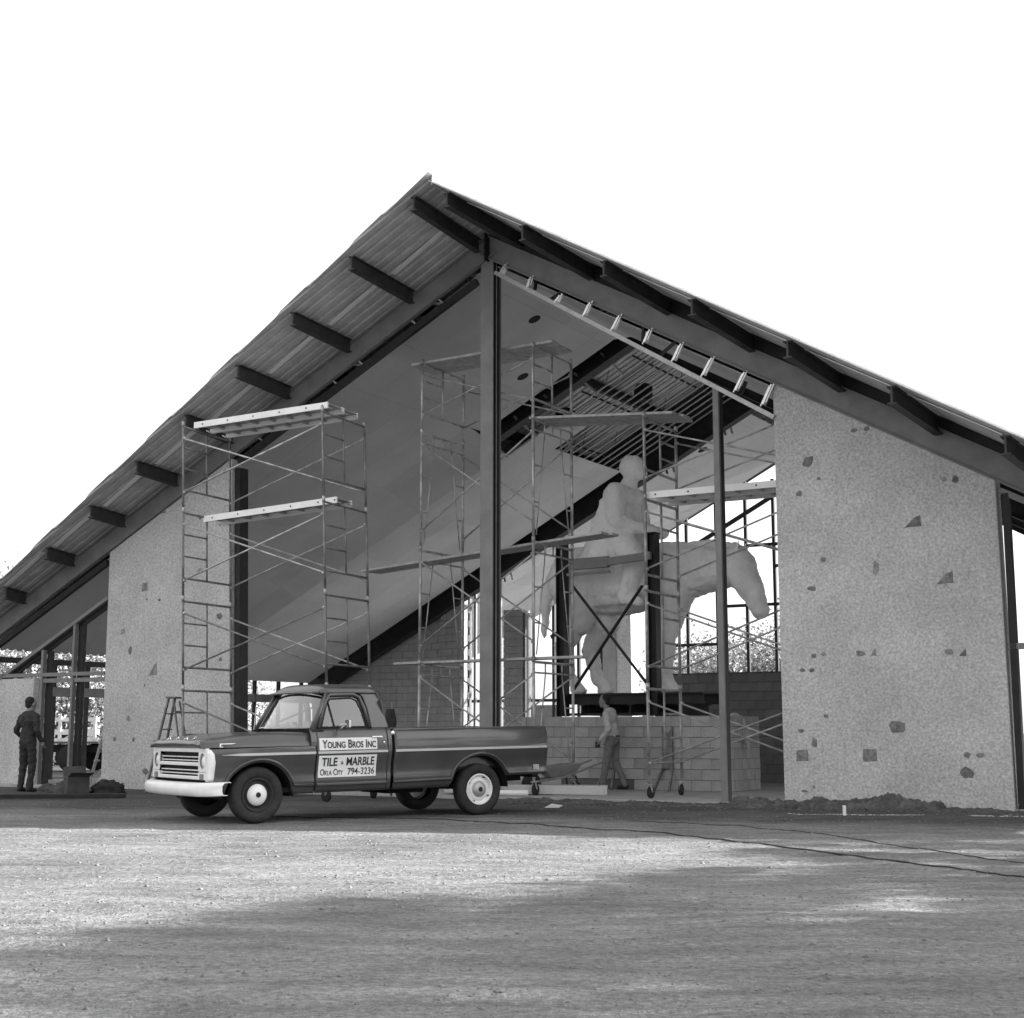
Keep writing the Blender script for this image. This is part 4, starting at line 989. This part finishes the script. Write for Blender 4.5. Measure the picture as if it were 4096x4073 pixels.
truck, sp = make_truck(M_PAINT, 'dark pickup truck with white grille and painted door signs parked before the hall')
def sign_panel(x0, x1, z0, z1, nm='door_sign'):
    f = lambda z: .962 if z < .9 else .992
    def yz(z):
        pts = [(.40, .935), (.52, .965), (.60, .955), (.72, .968), (.84, .992), (.90, 1.0), (1.03, .985), (1.10, .968)]
        for (a, b), (c, d) in zip(pts, pts[1:]):
            if z <= c: return b+(d-b)*(z-a)/(c-a)
        return .96
    rows = [[sp((x, yz(z)+.004, z)) for x in (x1, x0)] for z in [z0+(z1-z0)*i/4 for i in range(5)]]
    o = MB().grid(rows).build(nm, M_SIGN, truck, solid=.002); return yz
def lettering(txt, x_left, z_base, size, width, yz, sc=.8, weight=.006):
    c = bpy.data.curves.new('lettering', 'FONT'); c.body = txt; c.size = size; c.extrude = .0015; c.offset = weight*size*2.0; c.small_caps_scale = sc
    for i, ch in enumerate(txt):
        if ch.islower(): c.body_format[i].use_small_caps = True
    tmp = bpy.data.objects.new('tmp', c); COL.objects.link(tmp); dg = bpy.context.evaluated_depsgraph_get(); me = bpy.data.meshes.new_from_object(tmp.evaluated_get(dg)); bpy.data.objects.remove(tmp)
    me.materials.clear(); me.materials.append(M_INK); xs = [v.co.x for v in me.vertices]; a, b = min(xs), max(xs); k = width/(b-a)
    for v in me.vertices:
        x = x_left-(v.co.x-a)*k; z = z_base+v.co.y; v.co = sp((x, yz(z)+.0075+v.co.z, z))
    o = link(bpy.data.objects.new('lettering', me), truck); return o
yz = sign_panel(1.68, 2.53, .915, 1.07)
lettering('Young Bros Inc', 2.49, .942, .150, .79, yz, .76, .008)
yz = sign_panel(1.68, 2.53, .565, .845)
lettering('TILE', 2.485, .712, .150, .225, yz, weight=.010); lettering('&', 2.205, .728, .06, .035, yz); lettering('MARBLE', 2.125, .712, .150, .41, yz, weight=.009)
lettering('Okla City', 2.50, .592, .115, .33, yz, .72, .005); lettering('794-3236', 2.10, .592, .125, .395, yz, weight=.004)

# ================================================================== PEOPLE
def person(label, loc, face, pose, top_m, leg_m, hair_m, h=1.80, wide=1.0):
    t = thing('person', label, 'person', loc, face); k = h/1.80
    V = lambda x, y, z: Vector((x*k, y*k, z*k))
    if pose == 'walk':
        hip = {1: V(.0, .09, .93), -1: V(.0, -.09, .93)}; knee = {1: V(.10, .10, .50), -1: V(-.02, -.10, .50)}; ank = {1: V(.17, .10, .09), -1: V(-.20, -.10, .11)}
        chest = V(.05, 0, 1.32); neck = V(.09, 0, 1.50); head = V(.155, 0, 1.655)
        sh = {1: V(.05, .19, 1.42), -1: V(.05, -.19, 1.42)}; elb = {1: V(-.02, .25, 1.12), -1: V(.02, -.25, 1.12)}; wr = {1: V(.15, .24, .93), -1: V(.18, -.22, .95)}
        hd = Vector((.55, -.1, -.83))
    else:
        hip = {1: V(0, .09, .93), -1: V(0, -.09, .93)}; knee = {1: V(.02, .11, .50), -1: V(.03, -.11, .50)}; ank = {1: V(-.02, .12, .09), -1: V(-.02, -.13, .09)}
        chest = V(0, 0, 1.32); neck = V(.01, 0, 1.50); head = V(.03, 0, 1.655)
        sh = {1: V(0, .20, 1.43), -1: V(0, -.20, 1.43)}; elb = {1: V(-.04, .28, 1.14), -1: V(-.04, -.28, 1.14)}; wr = {1: V(.12, .22, .96), -1: V(.10, -.24, .94)}
        hd = Vector((.5, 0, -.85))
    hd.normalize()
    # head, neck and hands: skin
    c = [(neck-V(0, 0, .06), .058*k, head-V(.01, 0, .05), .058*k)]
    e = [(head+V(0, 0, .02), (.098*k, .078*k, .118*k)), (head+V(.035, 0, -.055), (.062*k, .056*k, .062*k)), (head+V(.100, 0, -.012), (.020*k, .012*k, .028*k)), (head+V(.092, 0, -.058), (.014*k, .026*k, .010*k)), (head+V(.062, 0, -.10), (.03*k, .03*k, .02*k)), (head+V(.088, 0, .028), (.012*k, .055*k, .012*k))]
    for s in (1, -1): e.append((head+V(-.005, .08*s, -.01), (.02*k, .012*k, .034*k)))
    for s in (1, -1):
        w = wr[s]; side = Vector((0, 1, 0)); pn = hd.cross(side).normalized(); palm = w+hd*.055*k
        e.append((palm, (.018*k+.012, .030*k, .045*k), (0, math.atan2(-hd.x, -hd.z)*-1+math.pi, 0)))
        c.append((w-hd*.04*k, .028*k, w+hd*.03*k, .026*k))
        for i, L in enumerate((.036, .042, .040, .032)):
            b0 = palm+hd*.035*k+side*(i-1.5)*.0175*k; b1 = b0+(hd+pn*.25).normalized()*L*k; b2 = b1+(hd*.7+pn*.75).normalized()*L*.8*k
            c += [(b0, .0088*k, b1, .008*k), (b1, .008*k, b2, .0065*k)]
        b0 = palm+side*(-s)*.024*k-hd*.015*k; b1 = b0+(hd+side*(-s)*.7+pn*.4).normalized()*.04*k; c += [(b0, .012*k, b1, .009*k), (b1, .009*k, b1+(hd+pn*.5).normalized()*.03*k, .0075*k)]
    vox('body', c, M_SKIN, t, .0085, 2, e)
    # hair
    e = [(head+V(-.032, 0, .052), (.092*k, .084*k, .098*k)), (head+V(-.062, 0, -.01), (.05*k, .070*k, .07*k))]
    vox('hair', [], hair_m, t, .012, 2, e)
    # eyes
    for s in (1, -1): MB().lathe([(0, .008), (.007, .005), (.009, 0)], head+V(.088, .032*s, .012), (1, 0, 0), 8).build('eye', M_INK, t)
    # shirt / jacket
    c = []; e = [(chest+V(0, 0, .02), (.130*k, .205*k, .21*k)), (V(chest.x/k*.5, 0, 1.10), (.118*k, .160*k, .20*k))]
    c += [(V(.0, .0, .98), .13*k, V(.02, 0, 1.15), .135*k), (chest+V(0, -.13, .08), .075*k, chest+V(0, .13, .08), .075*k), (neck-V(.01, 0, .07), .075*k, neck-V(0, 0, .03), .062*k)]
    if pose != 'walk': e.append((V(0, 0, .95), (.135*k, .185*k, .17*k)))
    for s in (1, -1): c += [(sh[s]-V(0, .02*s, .01), .068*k, elb[s], .052*k), (elb[s], .050*k, wr[s]-hd*.015, .037*k)]
    sm = vox('shirt' if pose == 'walk' else 'jacket', c, top_m, t, .014, 3, e)
    c = []; e = [(V(-.01, 0, .93), (.125*k, .165*k, .13*k))]
    for s in (1, -1): c += [(hip[s], .095*k, knee[s], .070*k), (knee[s], .068*k, ank[s]+V(0, 0, .0), .058*k)]
    vox('trousers', c, leg_m, t, .014, 3, e)
    MB().lathe([(.128*k, -.02), (.132*k, 0), (.128*k, .02)], V(0, 0, 1.0), (0, 0, 1), 20).build('belt', M_INK, t) if pose == 'walk' else None
    for s in (1, -1):
        a = ank[s]; vox('shoe', [(a+V(-.03, 0, -.045), .042*k, a+V(.13, 0, -.058), .034*k), (a+V(0, 0, 0), .045*k, a+V(0, 0, -.04), .042*k)], M_INK, t, .012, 2)
    if pose == 'walk':
        for s in (1, -1): MB().path([head+V(.102, .032*s+.024*math.cos(a_), .012+.018*math.sin(a_)) for a_ in [2*math.pi*i/12 for i in range(13)]], .003, 5, cap=False).build('spectacles', M_INK, t)
        MB().box(wr[1]+hd*.10*k, (.09, .05, .12), .2).build('glove', M_INK, t, bevel=.015)
    for o in [x for x in bpy.data.objects if x.parent == t]:
        if o.name.split('.')[0] in ('shirt', 'jacket', 'trousers'):
            tx_ = bpy.data.textures.get('cloth_folds') or bpy.data.textures.new('cloth_folds', 'CLOUDS'); tx_.noise_scale = .09
            q_ = o.modifiers.new('folds', 'DISPLACE'); q_.texture = tx_; q_.strength = .045; q_.mid_level = .5
    t.scale = (1.0, wide, 1.0)
    return t
a = B(-4.55, 3.13, .03)
person('man in pale work shirt and glasses walking left in front of the block plinth', a, math.atan2(-AX.y, -AX.x)+.12, 'walk', M_SHIRT, M_TROUS, M_HAIR, 1.86, 1.1)
person('man in dark suit seen from behind, standing at the left entrance', (-9.70, 29.05, -.03), math.atan2(BX.y, BX.x)-.12, 'stand', M_CLOTHD, M_CLOTHD, M_HAIR, 1.88, 1.22)

# ================================================================== LADDERS, LUMBER, DEBRIS
def step_ladder(label, loc, rz, h, m, wb=.55, spread=.75, n=6):
    t = thing('step_ladder', label, 'ladder', loc, rz, 'wooden step ladders leaning around the site')
    wt = wb*.55
    for s in (-1, 1):
        MB().bar((-spread/2, s*wb/2, 0), (-.04, s*wt/2, h), .028, .075, (0, 1, 0)).build('front_rail', m, t)
        MB().bar((spread/2, s*wb*.45, 0), (.06, s*wt*.45, h-.05), .022, .05, (0, 1, 0)).build('back_rail', m, t)
        MB().bar((-.18, s*wb*.42, h*.42), (.2, s*wb*.40, h*.42), .01, .02).build('spreader', M_DARKSTEEL, t)
    for i in range(n):
        f = (i+1)/(n+1); x = -spread/2+(spread/2-.04)*f; w = wb+(wt-wb)*f; MB().box((x+.02, 0, h*f), (.10, w-.03, .025)).build('step', m, t)
    for f in (.25, .55, .85): 
        x = spread/2+(.06-spread/2)*f; MB().box((x, 0, h*f), (.02, wb*.8*(1-.4*f), .05)).build('back_brace', m, t)
    MB().box((.01, 0, h+.01), (.20, wt+.1, .035)).build('top_cap', m, t, bevel=.006)
    return t
step_ladder('tall grey step ladder standing inside the left entrance beside the stone wall', B(-15.75, .9, .0), -ANG+.75, 1.85, M_WOOD, .62, .95, 6)
step_ladder('step ladder standing behind the pickup bonnet against the left stone wall', B(-12.28, -.85, -.03), -ANG+.4, 1.84, M_WOODD, .6, .8, 5)
# leaning plank inside the entrance
p0 = B(-16.05, .75, .03); p1 = B(-15.65, 1.3, 1.25)
o = MB().bar(p0, p1, .05, .03).build('leaning_rod', M_ALU); tag(o, 'bright metal strip leaning across the step ladder inside the left entrance', 'metal strip')
# dark carton and heap by the left wall
t = thing('carton', 'dark cardboard carton on the ground at the foot of the left stone wall', 'box', (-8.45, 28.25, -.03), .5)
MB().box((0, 0, .16), (.42, .40, .32)).build('box_body', M_CARD, t, bevel=.008)
MB().prism([(-.21, -.2, .32), (.21, -.2, .32), (.26, -.36, .40), (-.18, -.36, .40)], (0, 0, .006)).build('flap', M_CARD, t)
MB().prism([(-.21, .2, .32), (.21, .2, .32), (.2, .30, .52), (-.2, .30, .50)], (0, .006, 0)).build('flap', M_CARD, t)
def lump_mesh(sx, sy, sz, seed, n=14, rough=.5):
    mb = MB(); rows = []
    for i in range(n):
        th = math.pi/2*i/(n-1)*1.0; row = []
        for j in range(2*n):
            a = 2*math.pi*j/(2*n); d = Vector((math.sin(th)*math.cos(a), math.sin(th)*math.sin(a), math.cos(th)))
            r = 1+rough*noise.fractal(d*2.2+Vector((seed, 0, 0)), .7, 2.1, 4); row.append((d.x*sx*r, d.y*sy*r, max(-.05, d.z*sz*r)))
        rows.append(row)
    return mb.grid(rows, True)
for i, (x, y, s) in enumerate(((-8.75, 28.5, .30), (-9.15, 28.7, .22), (-7.9, 28.5, .34))):
    o = lump_mesh(s, s*.8, s*.7, i*3.1, rough=.32).build('rubbish_heap', M_CARD if i < 2 else M_CLOTHD, smooth=True); o.location = (x, y, -.03)
    tag(o, ('crumpled dark sack on the ground near the left entrance, middle of three', 'small dark sack at the foot of the left entrance posts', 'dark sack leaning on the carton by the left stone wall')[i], 'sack', 'dark sacks by the left entrance')
o = MB().bar((-9.35, 25.75, .02), (-6.9, 26.05, .02), .12, .075).build('timber_beam', M_DARKSTEEL, bevel=.01); tag(o, 'long black timber lying on the ground at the left edge', 'beam')
# long pale slab and pipe under the middle scaffold
a = Vector((-1.2, 26.5, .03)); b = Vector((1.72, 26.25, .03))
o = MB().bar(a+ZX*.11, b+ZX*.08, .55, .16).build('stone_slab', M_SLAB2 if 'M_SLAB2' in globals() else mat('pale_slab', .52, .8, .06, 2, fine=(30, .06)), bevel=.012); tag(o, 'long pale slab lying on the floor behind the pickup tailgate', 'slab')
o = MB().tube((-1.0, 25.75, .085), (.28, 25.62, .085), .05, 12).build('pale_pipe', M_ALU); tag(o, 'short pale pipe on the floor behind the rear wheel of the pickup', 'pipe')
# saw horses / notched boards by the plinth
for x, y, lab in ((1.24, 27.5, 'left notched dark board standing against the plinth'), (2.32, 26.9, 'right notched board standing against the plinth beside the walking man')):
    u = (Vector((x, y, 0))-P0).dot(AX); mb = MB()
    mb.prism([B(u-.11, PV0-.06, .45), B(u+.11, PV0-.06, .45), B(u+.11, PV0-.06, 1.25), B(u, PV0-.06, 1.10), B(u-.11, PV0-.06, 1.25)], BX*.04)
    t = thing('notched_stand', lab, 'stand', B(u, PV0-.06, .03), 0, 'notched boards at the plinth'); TI = Matrix.Translation(-t.location)
    o = mb.build('board', M_WOODD, t); o.matrix_parent_inverse = TI
    for s in (-1, 1):
        o = MB().bar(B(u+s*.09, PV0-.02, .5), B(u+s*.16, PV0-.35, .03), .04, .06).build('leg', M_WOODD, t); o.matrix_parent_inverse = TI
# wheelbarrow behind the tailgate
t = thing('wheelbarrow', 'dark wheelbarrow with raised handles just behind the pickup tailgate', 'wheelbarrow', (.85, 26.6, .03), R(205))
MB().add([(-.35, -.28, .55), (.40, -.24, .48), (.40, .24, .48), (-.35, .28, .55), (-.22, -.16, .32), (.22, -.14, .30), (.22, .14, .30), (-.22, .16, .32)], [(0, 1, 5, 4), (1, 2, 6, 5), (2, 3, 7, 6), (3, 0, 4, 7), (4, 5, 6, 7)]).build('tray', M_FRAME, t, solid=.008)
for s in (-1, 1):
    MB().path([(.55, s*.06, .22), (.0, s*.22, .30), (-.55, s*.30, .50), (-.85, s*.31, .60)], .02, 7).build('handle', M_WOODD, t)
    MB().path([(-.25, s*.2, .33), (-.33, s*.24, .0)], .018, 6).build('leg', M_DARKSTEEL, t)
MB().lathe([(.06, -.035), (.16, -.04), (.19, -.02), (.19, .02), (.16, .04), (.06, .035), (.02, .04), (.02, -.04)], (.55, 0, .19), (0, 1, 0), 20).build('wheel', M_BLACK, t, smooth=True)
# leaning boards in the gap at the right
for i, (u, w, lab) in enumerate(((-1.05, .42, 'dark board leaning behind the front post, leftmost of three'), (-.62, .30, 'dark board leaning beside the right stone wall, middle of three'), (-.3, .26, 'dark board leaning against the right stone wall, rightmost of three'))):
    o = MB().prism([B(u-w/2, 5.6, .03), B(u+w/2, 5.6, .03), B(u+w/2+.1, 6.0, 1.75-.1*i), B(u-w/2+.1, 6.0, 1.7-.1*i)], BX*.03).build('leaning_board', M_WOODD if i else M_CARD); tag(o, lab, 'board', 'boards leaning in the corner')
# jacket on the right scaffold
jx = Pv(1386, 1345, 4.3)
def jacket():
    mb = MB(); rows = []
    for i in range(14):
        f = i/13; row = []
        for j in range(13):
            g = -1+2*j/12; w = .13+.10*f+.03*math.sin(f*9); dep = .05*math.sin(g*7+f*5)+.03*math.sin(g*13)
            row.append(jx+AX*(g*w+.06*f)+BX*dep-ZX*(.62*f+.06*abs(g)**2+(.04*math.sin(g*9) if f > .9 else 0)))
        rows.append(row)
    return mb.grid(rows)
o = jacket().build('hanging_jacket', M_SHIRT, smooth=True, solid=.01); tag(o, 'crumpled pale jacket hung on a brace of the right scaffold near the plinth corner', 'jacket')
# black jacket behind the cab
def sack(c, w, h):
    mb = MB(); rows = []
    for i in range(12):
        f = i/11; row = []
        for j in range(16):
            a = 2*math.pi*j/16; r = w*(.55+.5*math.sin(math.pi*min(f*1.1+.08, 1)))*(1+.15*math.sin(a*3+f*6)); row.append(c+Vector((r*math.cos(a), r*.7*math.sin(a), -h*f)))
        rows.append(row)
    return mb.grid(rows, True)
o = sack(Vector((-2.16, 25.6, 1.55)), .10, .72).build('dark_coat', M_CLOTHD, smooth=True); tag(o, 'dark coat hung on a scaffold post right behind the pickup cab', 'coat')
MB_ = MB().tube((-2.12, 25.6, .03), (-2.12, 25.6, 1.66), .02, 8).build('coat_post', M_PIPE, smooth=True); tag(MB_, 'short tube post behind the pickup cab carrying a dark coat', 'post')
# hoses across the yard
def ground_line(pts, r, lab):
    P_ = []
    for (x0, y0), (x1, y1) in zip(pts, pts[1:]):
        for i in range(12):
            f = i/12; x = x0+(x1-x0)*f; y = y0+(y1-y0)*f+.03*math.sin(i*1.3+x0*7); P_.append((x, y, ground_h(x, y)+r*.5))
    o = MB().path(P_, r, 6).build('hose', M_CABLE, smooth=True); tag(o, lab, 'hose', 'hoses lying across the yard')
ground_line([(-3.5, 19.9), (-1.17, 19.45), (.22, 18.16), (1.62, 16.9), (2.35, 15.3), (3.26, 13.4), (3.92, 11.9), (4.3, 11.2)], .009, 'long black hose crossing the yard in front, the nearer of two')
ground_line([(1.5, 19.0), (2.8, 17.85), (3.5, 16.5), (3.93, 14.8), (4.38, 13.3), (5.0, 12.0)], .006, 'thinner black hose crossing the yard nearer the right stone wall')
# earth berm along the slab and right wall: lumps of soil
def berm():
    mb = MB(); n = 300; m_ = 26
    rows = []
    for i in range(n+1):
        u = -6.0+12.2*i/n; row = []
        amp = .12 if u < -.6 else (.25 if u < 2.6 else .09)
        amp *= .55+.9*abs(noise.noise(Vector((u*.8, 4, 0))))
        if u > 3.1: amp *= max(.0, 1-(u-3.1)/1.2)
        if u < -4.5: amp *= max(0, (u+6)/1.5)
        for j in range(m_+1):
            g = j/m_; v = (-.14 if u < .05 else -.02)-.95*g
            h = amp*math.sin(math.pi*min(1, (g*.85+.25)))**1.2*(1 if g < 1 else 0)*(1-g)**.4 if g < 1 else 0
            h += (.085 if amp > .1 else .03)*noise.fractal(Vector((u*3.5, v*3.5, 1)), .6, 2.2, 5)*min(1, (1-g)*3)+.035*abs(noise.noise(Vector((u*11, v*11, 3))))*min(1, (1-g)*4)*(amp > .03)
            p = B(u, v, 0); row.append(Vector((p.x, p.y, ground_h(p.x, p.y)-.03+max(0, h))))
        rows.append(row)
    return mb.grid(rows)
o = berm().build('earth_bank', M_DIRT, smooth=False); tag(o, kind='stuff')
# clods, pebbles and chips
def scatter(name, n, region, s0, s1, m, flat=.6, seed=1):
    rnd = random.Random(seed); mb = MB()
    for i in range(n):
        x, y = region(rnd); s = s0+(s1-s0)*rnd.random()**3; z = ground_h(x, y) if y < 27 else -.03; pts = []
        for d in ((1, 0, 0), (-1, 0, 0), (0, 1, 0), (0, -1, 0), (0, 0, 1), (0, 0, -1)):
            r = s*rnd.uniform(.6, 1.2); pts.append((x+d[0]*r, y+d[1]*r, z+d[2]*r*flat))
        mb.add(pts, [(0, 2, 4), (2, 1, 4), (1, 3, 4), (3, 0, 4), (2, 0, 5), (1, 2, 5), (3, 1, 5), (0, 3, 5)])
    o = mb.build(name, m, smooth=True); tag(o, kind='stuff'); return o
def rg(y0, y1, k=.40): return lambda r: (lambda y: (r.uniform(-k*y, k*y), y))(r.uniform(y0, y1))
scatter('gravel', 7000, rg(5.8, 15), .003, .011, M_GRAVEL, seed=2)
scatter('soil_clods', 7000, rg(5.8, 21), .003, .017, M_CLOD, seed=3)
scatter('loose_clods', 1300, rg(6, 16), .005, .026, M_CLOD, .7, seed=12)
scatter('gravel_far', 1500, rg(14, 25), .006, .026, M_GRAVEL, seed=4)
def bz(r): u = r.uniform(-5, 4.5); p = B(u, -.2-abs(r.gauss(0, .45)), 0); return p.x, p.y
scatter('bank_clods', 1500, bz, .015, .075, M_DIRT, seed=5)
scatter('plaster_chips', 60, bz, .02, .05, M_PAPER, .3, seed=6)
# pale plaster chips trodden into the soil by the right wall
def strip(x0, x1, y0, w):
    def f(r):
        t_ = r.random(); return x0+(x1-x0)*t_, y0-.35*t_+r.gauss(0, w)
    return f
scatter('plaster_crumbs', 700, strip(3.9, 5.7, 20.6, .05), .004, .022, M_PAPER, .3, seed=8)
scatter('plaster_crumbs', 700, strip(6.3, 8.2, 20.1, .07), .004, .024, M_PAPER, .3, seed=9)
o = MB().box((4.62, 20.3, .05), (.04, .04, .17), .3).build('white_peg', M_WHITEP, bevel=.008); tag(o, 'short white peg in the ground before the right stone wall', 'peg')
for x, y, r_, lab in ((.62, 22.6, .3, 'crumpled pale paper lying on the soil just right of the pickup rear wheel'),):
    o = MB().add([(x-.12, y-.05, -.01), (x+.10, y-.06, -.01), (x+.17, y+.03, .02), (x-.05, y+.08, .0), (x, y, .05)], [(0, 1, 4), (1, 2, 4), (2, 3, 4), (3, 0, 4)]).build('crumpled_paper', M_PAPER, solid=.004); tag(o, lab, 'paper')

# ================================================================== TREES
def leaf_mesh(n, rad, cl, leaf, m, seed, clumps=60, flat=.75):
    r = random.Random(seed); mb = MB(); cs = []
    for i in range(clumps):
        while True:
            p = Vector((r.uniform(-1, 1), r.uniform(-1, 1), r.uniform(-1, 1)))
            if .25 < p.length < 1: break
        cs.append(Vector((p.x*rad, p.y*rad, p.z*rad*flat)))
    V_, F_ = [], []
    for i in range(n):
        c = cs[i % clumps]; s = cl*(.6+.8*((i % clumps)*7 % 11)/11)
        p = c+Vector((r.gauss(0, s), r.gauss(0, s), r.gauss(0, s*.7))); a = Vector((r.gauss(0, 1), r.gauss(0, 1), r.gauss(0, 1))).normalized(); b = a.cross(Vector((r.gauss(0, 1), r.gauss(0, 1), r.gauss(0, 1)))).normalized()
        L = leaf*r.uniform(.6, 1.3); k = len(V_); V_ += [p-a*L, p+b*L*.45, p+a*L, p-b*L*.45]; F_.append((k, k+1, k+2, k+3))
    mb.v = V_; mb.f = F_; me = mb.mesh('crown', fix=False); me.materials.append(m); return me, cs
def tree(label, loc, h, rad, me, cs, grp, name='leafy_tree', cat='tree', sc=1, seed=0, flat=1):
    t = thing(name, label, cat, loc, seed*1.3, grp); r = random.Random(seed)
    o = bpy.data.objects.new('crown', me); link(o, t); o.location = (0, 0, h); o.scale = (sc, sc, sc*flat)
    mb = MB(); top = Vector((0, 0, h+rad*.3)); mb.path([(0, 0, -.1), (.1, .05, h*.35), (-.05, .1, h*.7), top], [.20*rad/3, .16*rad/3, .12*rad/3, .04], 9)
    for c in cs[::3]:
        c2 = Vector((c.x*sc, c.y*sc, h+c.z*sc*flat)); b0 = Vector((0, 0, max(h*.35, h-rad*.8+r.random()*rad*.8))); mb.path([b0, b0.lerp(c2, .5)+Vector((0, 0, .2)), c2], [.07*rad/3, .045*rad/3, .012], 5)
    mb.build('trunk', M_TRUNK, t, smooth=True); return t
meA, csA = leaf_mesh(12000, 3.0, .30, .10, M_LEAF, 11, 34)
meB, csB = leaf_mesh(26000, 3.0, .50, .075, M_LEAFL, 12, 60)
# yard trees right of the frame: they throw the dappled shade
yt = ((11.9, 10.0, 4.2, .70), (18.3, 7.2, 6.4, .62), (9.9, 5.4, 3.2, .62), (23.6, 9.2, 8.9, .78), (11.4, 14.2, 2.5, .58), (11.8, 16.6, 2.6, .58), (13.0, 18.8, 3.8, .85), (14.5, 21.4, 4.5, 1.1), (10.7, 11.9, 3.0, .55))
for i, (x, y, h, sc) in enumerate(yt):
    tree(['tall yard tree right of the view, second from the camera', 'distant yard tree right of the view, behind the tall near ones', 'yard tree right of the view, closest to the camera', 'farthest and tallest yard tree right of the view', 'low yard tree right of the view, level with the middle of the yard', 'low yard tree right of the view, just before the hall corner', 'yard tree right of the view beside the hall corner', 'large yard tree right of the view behind the hall corner', 'small yard tree right of the view between the near tall trees and the low ones'][i], (x, y, 0), h, 3*sc, meA, csA, 'yard trees right of the view', sc=sc, seed=i, flat=.8)
# trees beyond the hall
bt = ((-24, 52, 3.0, 1.25), (-28.5, 54, 3.4, 1.35), (-19.5, 50, 2.6, 1.1), (-33, 50, 3.2, 1.3), (-16.5, 53, 2.8, 1.1), (-37, 56, 5.0, 1.7), (-12.8, 57, 2.6, 1.0), (-22, 60, 4.2, 1.5), (-30, 62, 5.2, 1.8), (-46, 62, 9.5, 1.8), (9.0, 62, 2.5, 1.15), (11.6, 60, 2.8, 1.25), (14.5, 66, 3.0, 1.3))
bl_ = ['speckled pale tree behind the left entrance', 'broad pale tree behind the left window wall', 'pale tree seen in the window row behind the bonnet', 'pale tree at the far left behind the entrance posts', 'pale tree behind the pickup windscreen', 'tall pale tree at the left edge behind the roof', 'low pale tree behind the middle windows', 'taller pale tree behind the window wall', 'big pale tree farthest left behind the hall', 'tree top showing above the left eave', 'low pale tree behind the right back window', 'pale tree behind the right back glazing', 'pale tree beside the right stone wall behind the glazing']
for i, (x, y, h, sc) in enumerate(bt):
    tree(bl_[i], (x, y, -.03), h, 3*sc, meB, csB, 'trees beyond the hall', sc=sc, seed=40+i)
# white lorry seen through the left entrance
t = thing('flatbed_lorry', 'white stake bed lorry parked beyond the left entrance', 'lorry', (-14.6, 43.5, -.03), R(-8))
MB().box((0, 0, .95), (4.6, .12, .10)).build('bed_rail', M_WHITEP, t); MB().box((0, 0, 1.18), (4.6, .08, .16)).build('bed_board', M_WHITEP, t); MB().box((0, 0, 1.55), (4.6, .08, .12)).build('bed_board', M_WHITEP, t)
for x in (-2.2, -1.1, 0, 1.1, 2.2): MB().box((x, -.06, 1.3), (.09, .06, .7)).build('stake', M_WHITEP, t)
MB().box((0, 1.0, .9), (4.6, 2.0, .12)).build('bed', M_FRAME, t); MB().box((0, 1.0, .68), (4.2, .9, .22)).build('chassis', M_DARKSTEEL, t)
MB().box((-3.2, 1.0, 1.25), (1.5, 1.9, 1.3)).build('cab', M_WHITEP, t, bevel=.15); MB().box((-3.2, .02, 1.55), (.8, .06, .45)).build('cab_window', M_DARKSTEEL, t)
for x in (-3.2, 1.4):
    for y in (.15, 1.85): MB().lathe([(.02, -.1), (.36, -.11), (.42, -.05), (.42, .05), (.36, .11), (.2, .08), (.02, .08)], (x, y, .42), (0, 1, 0), 24).build('wheel', M_BLACK, t, smooth=True)
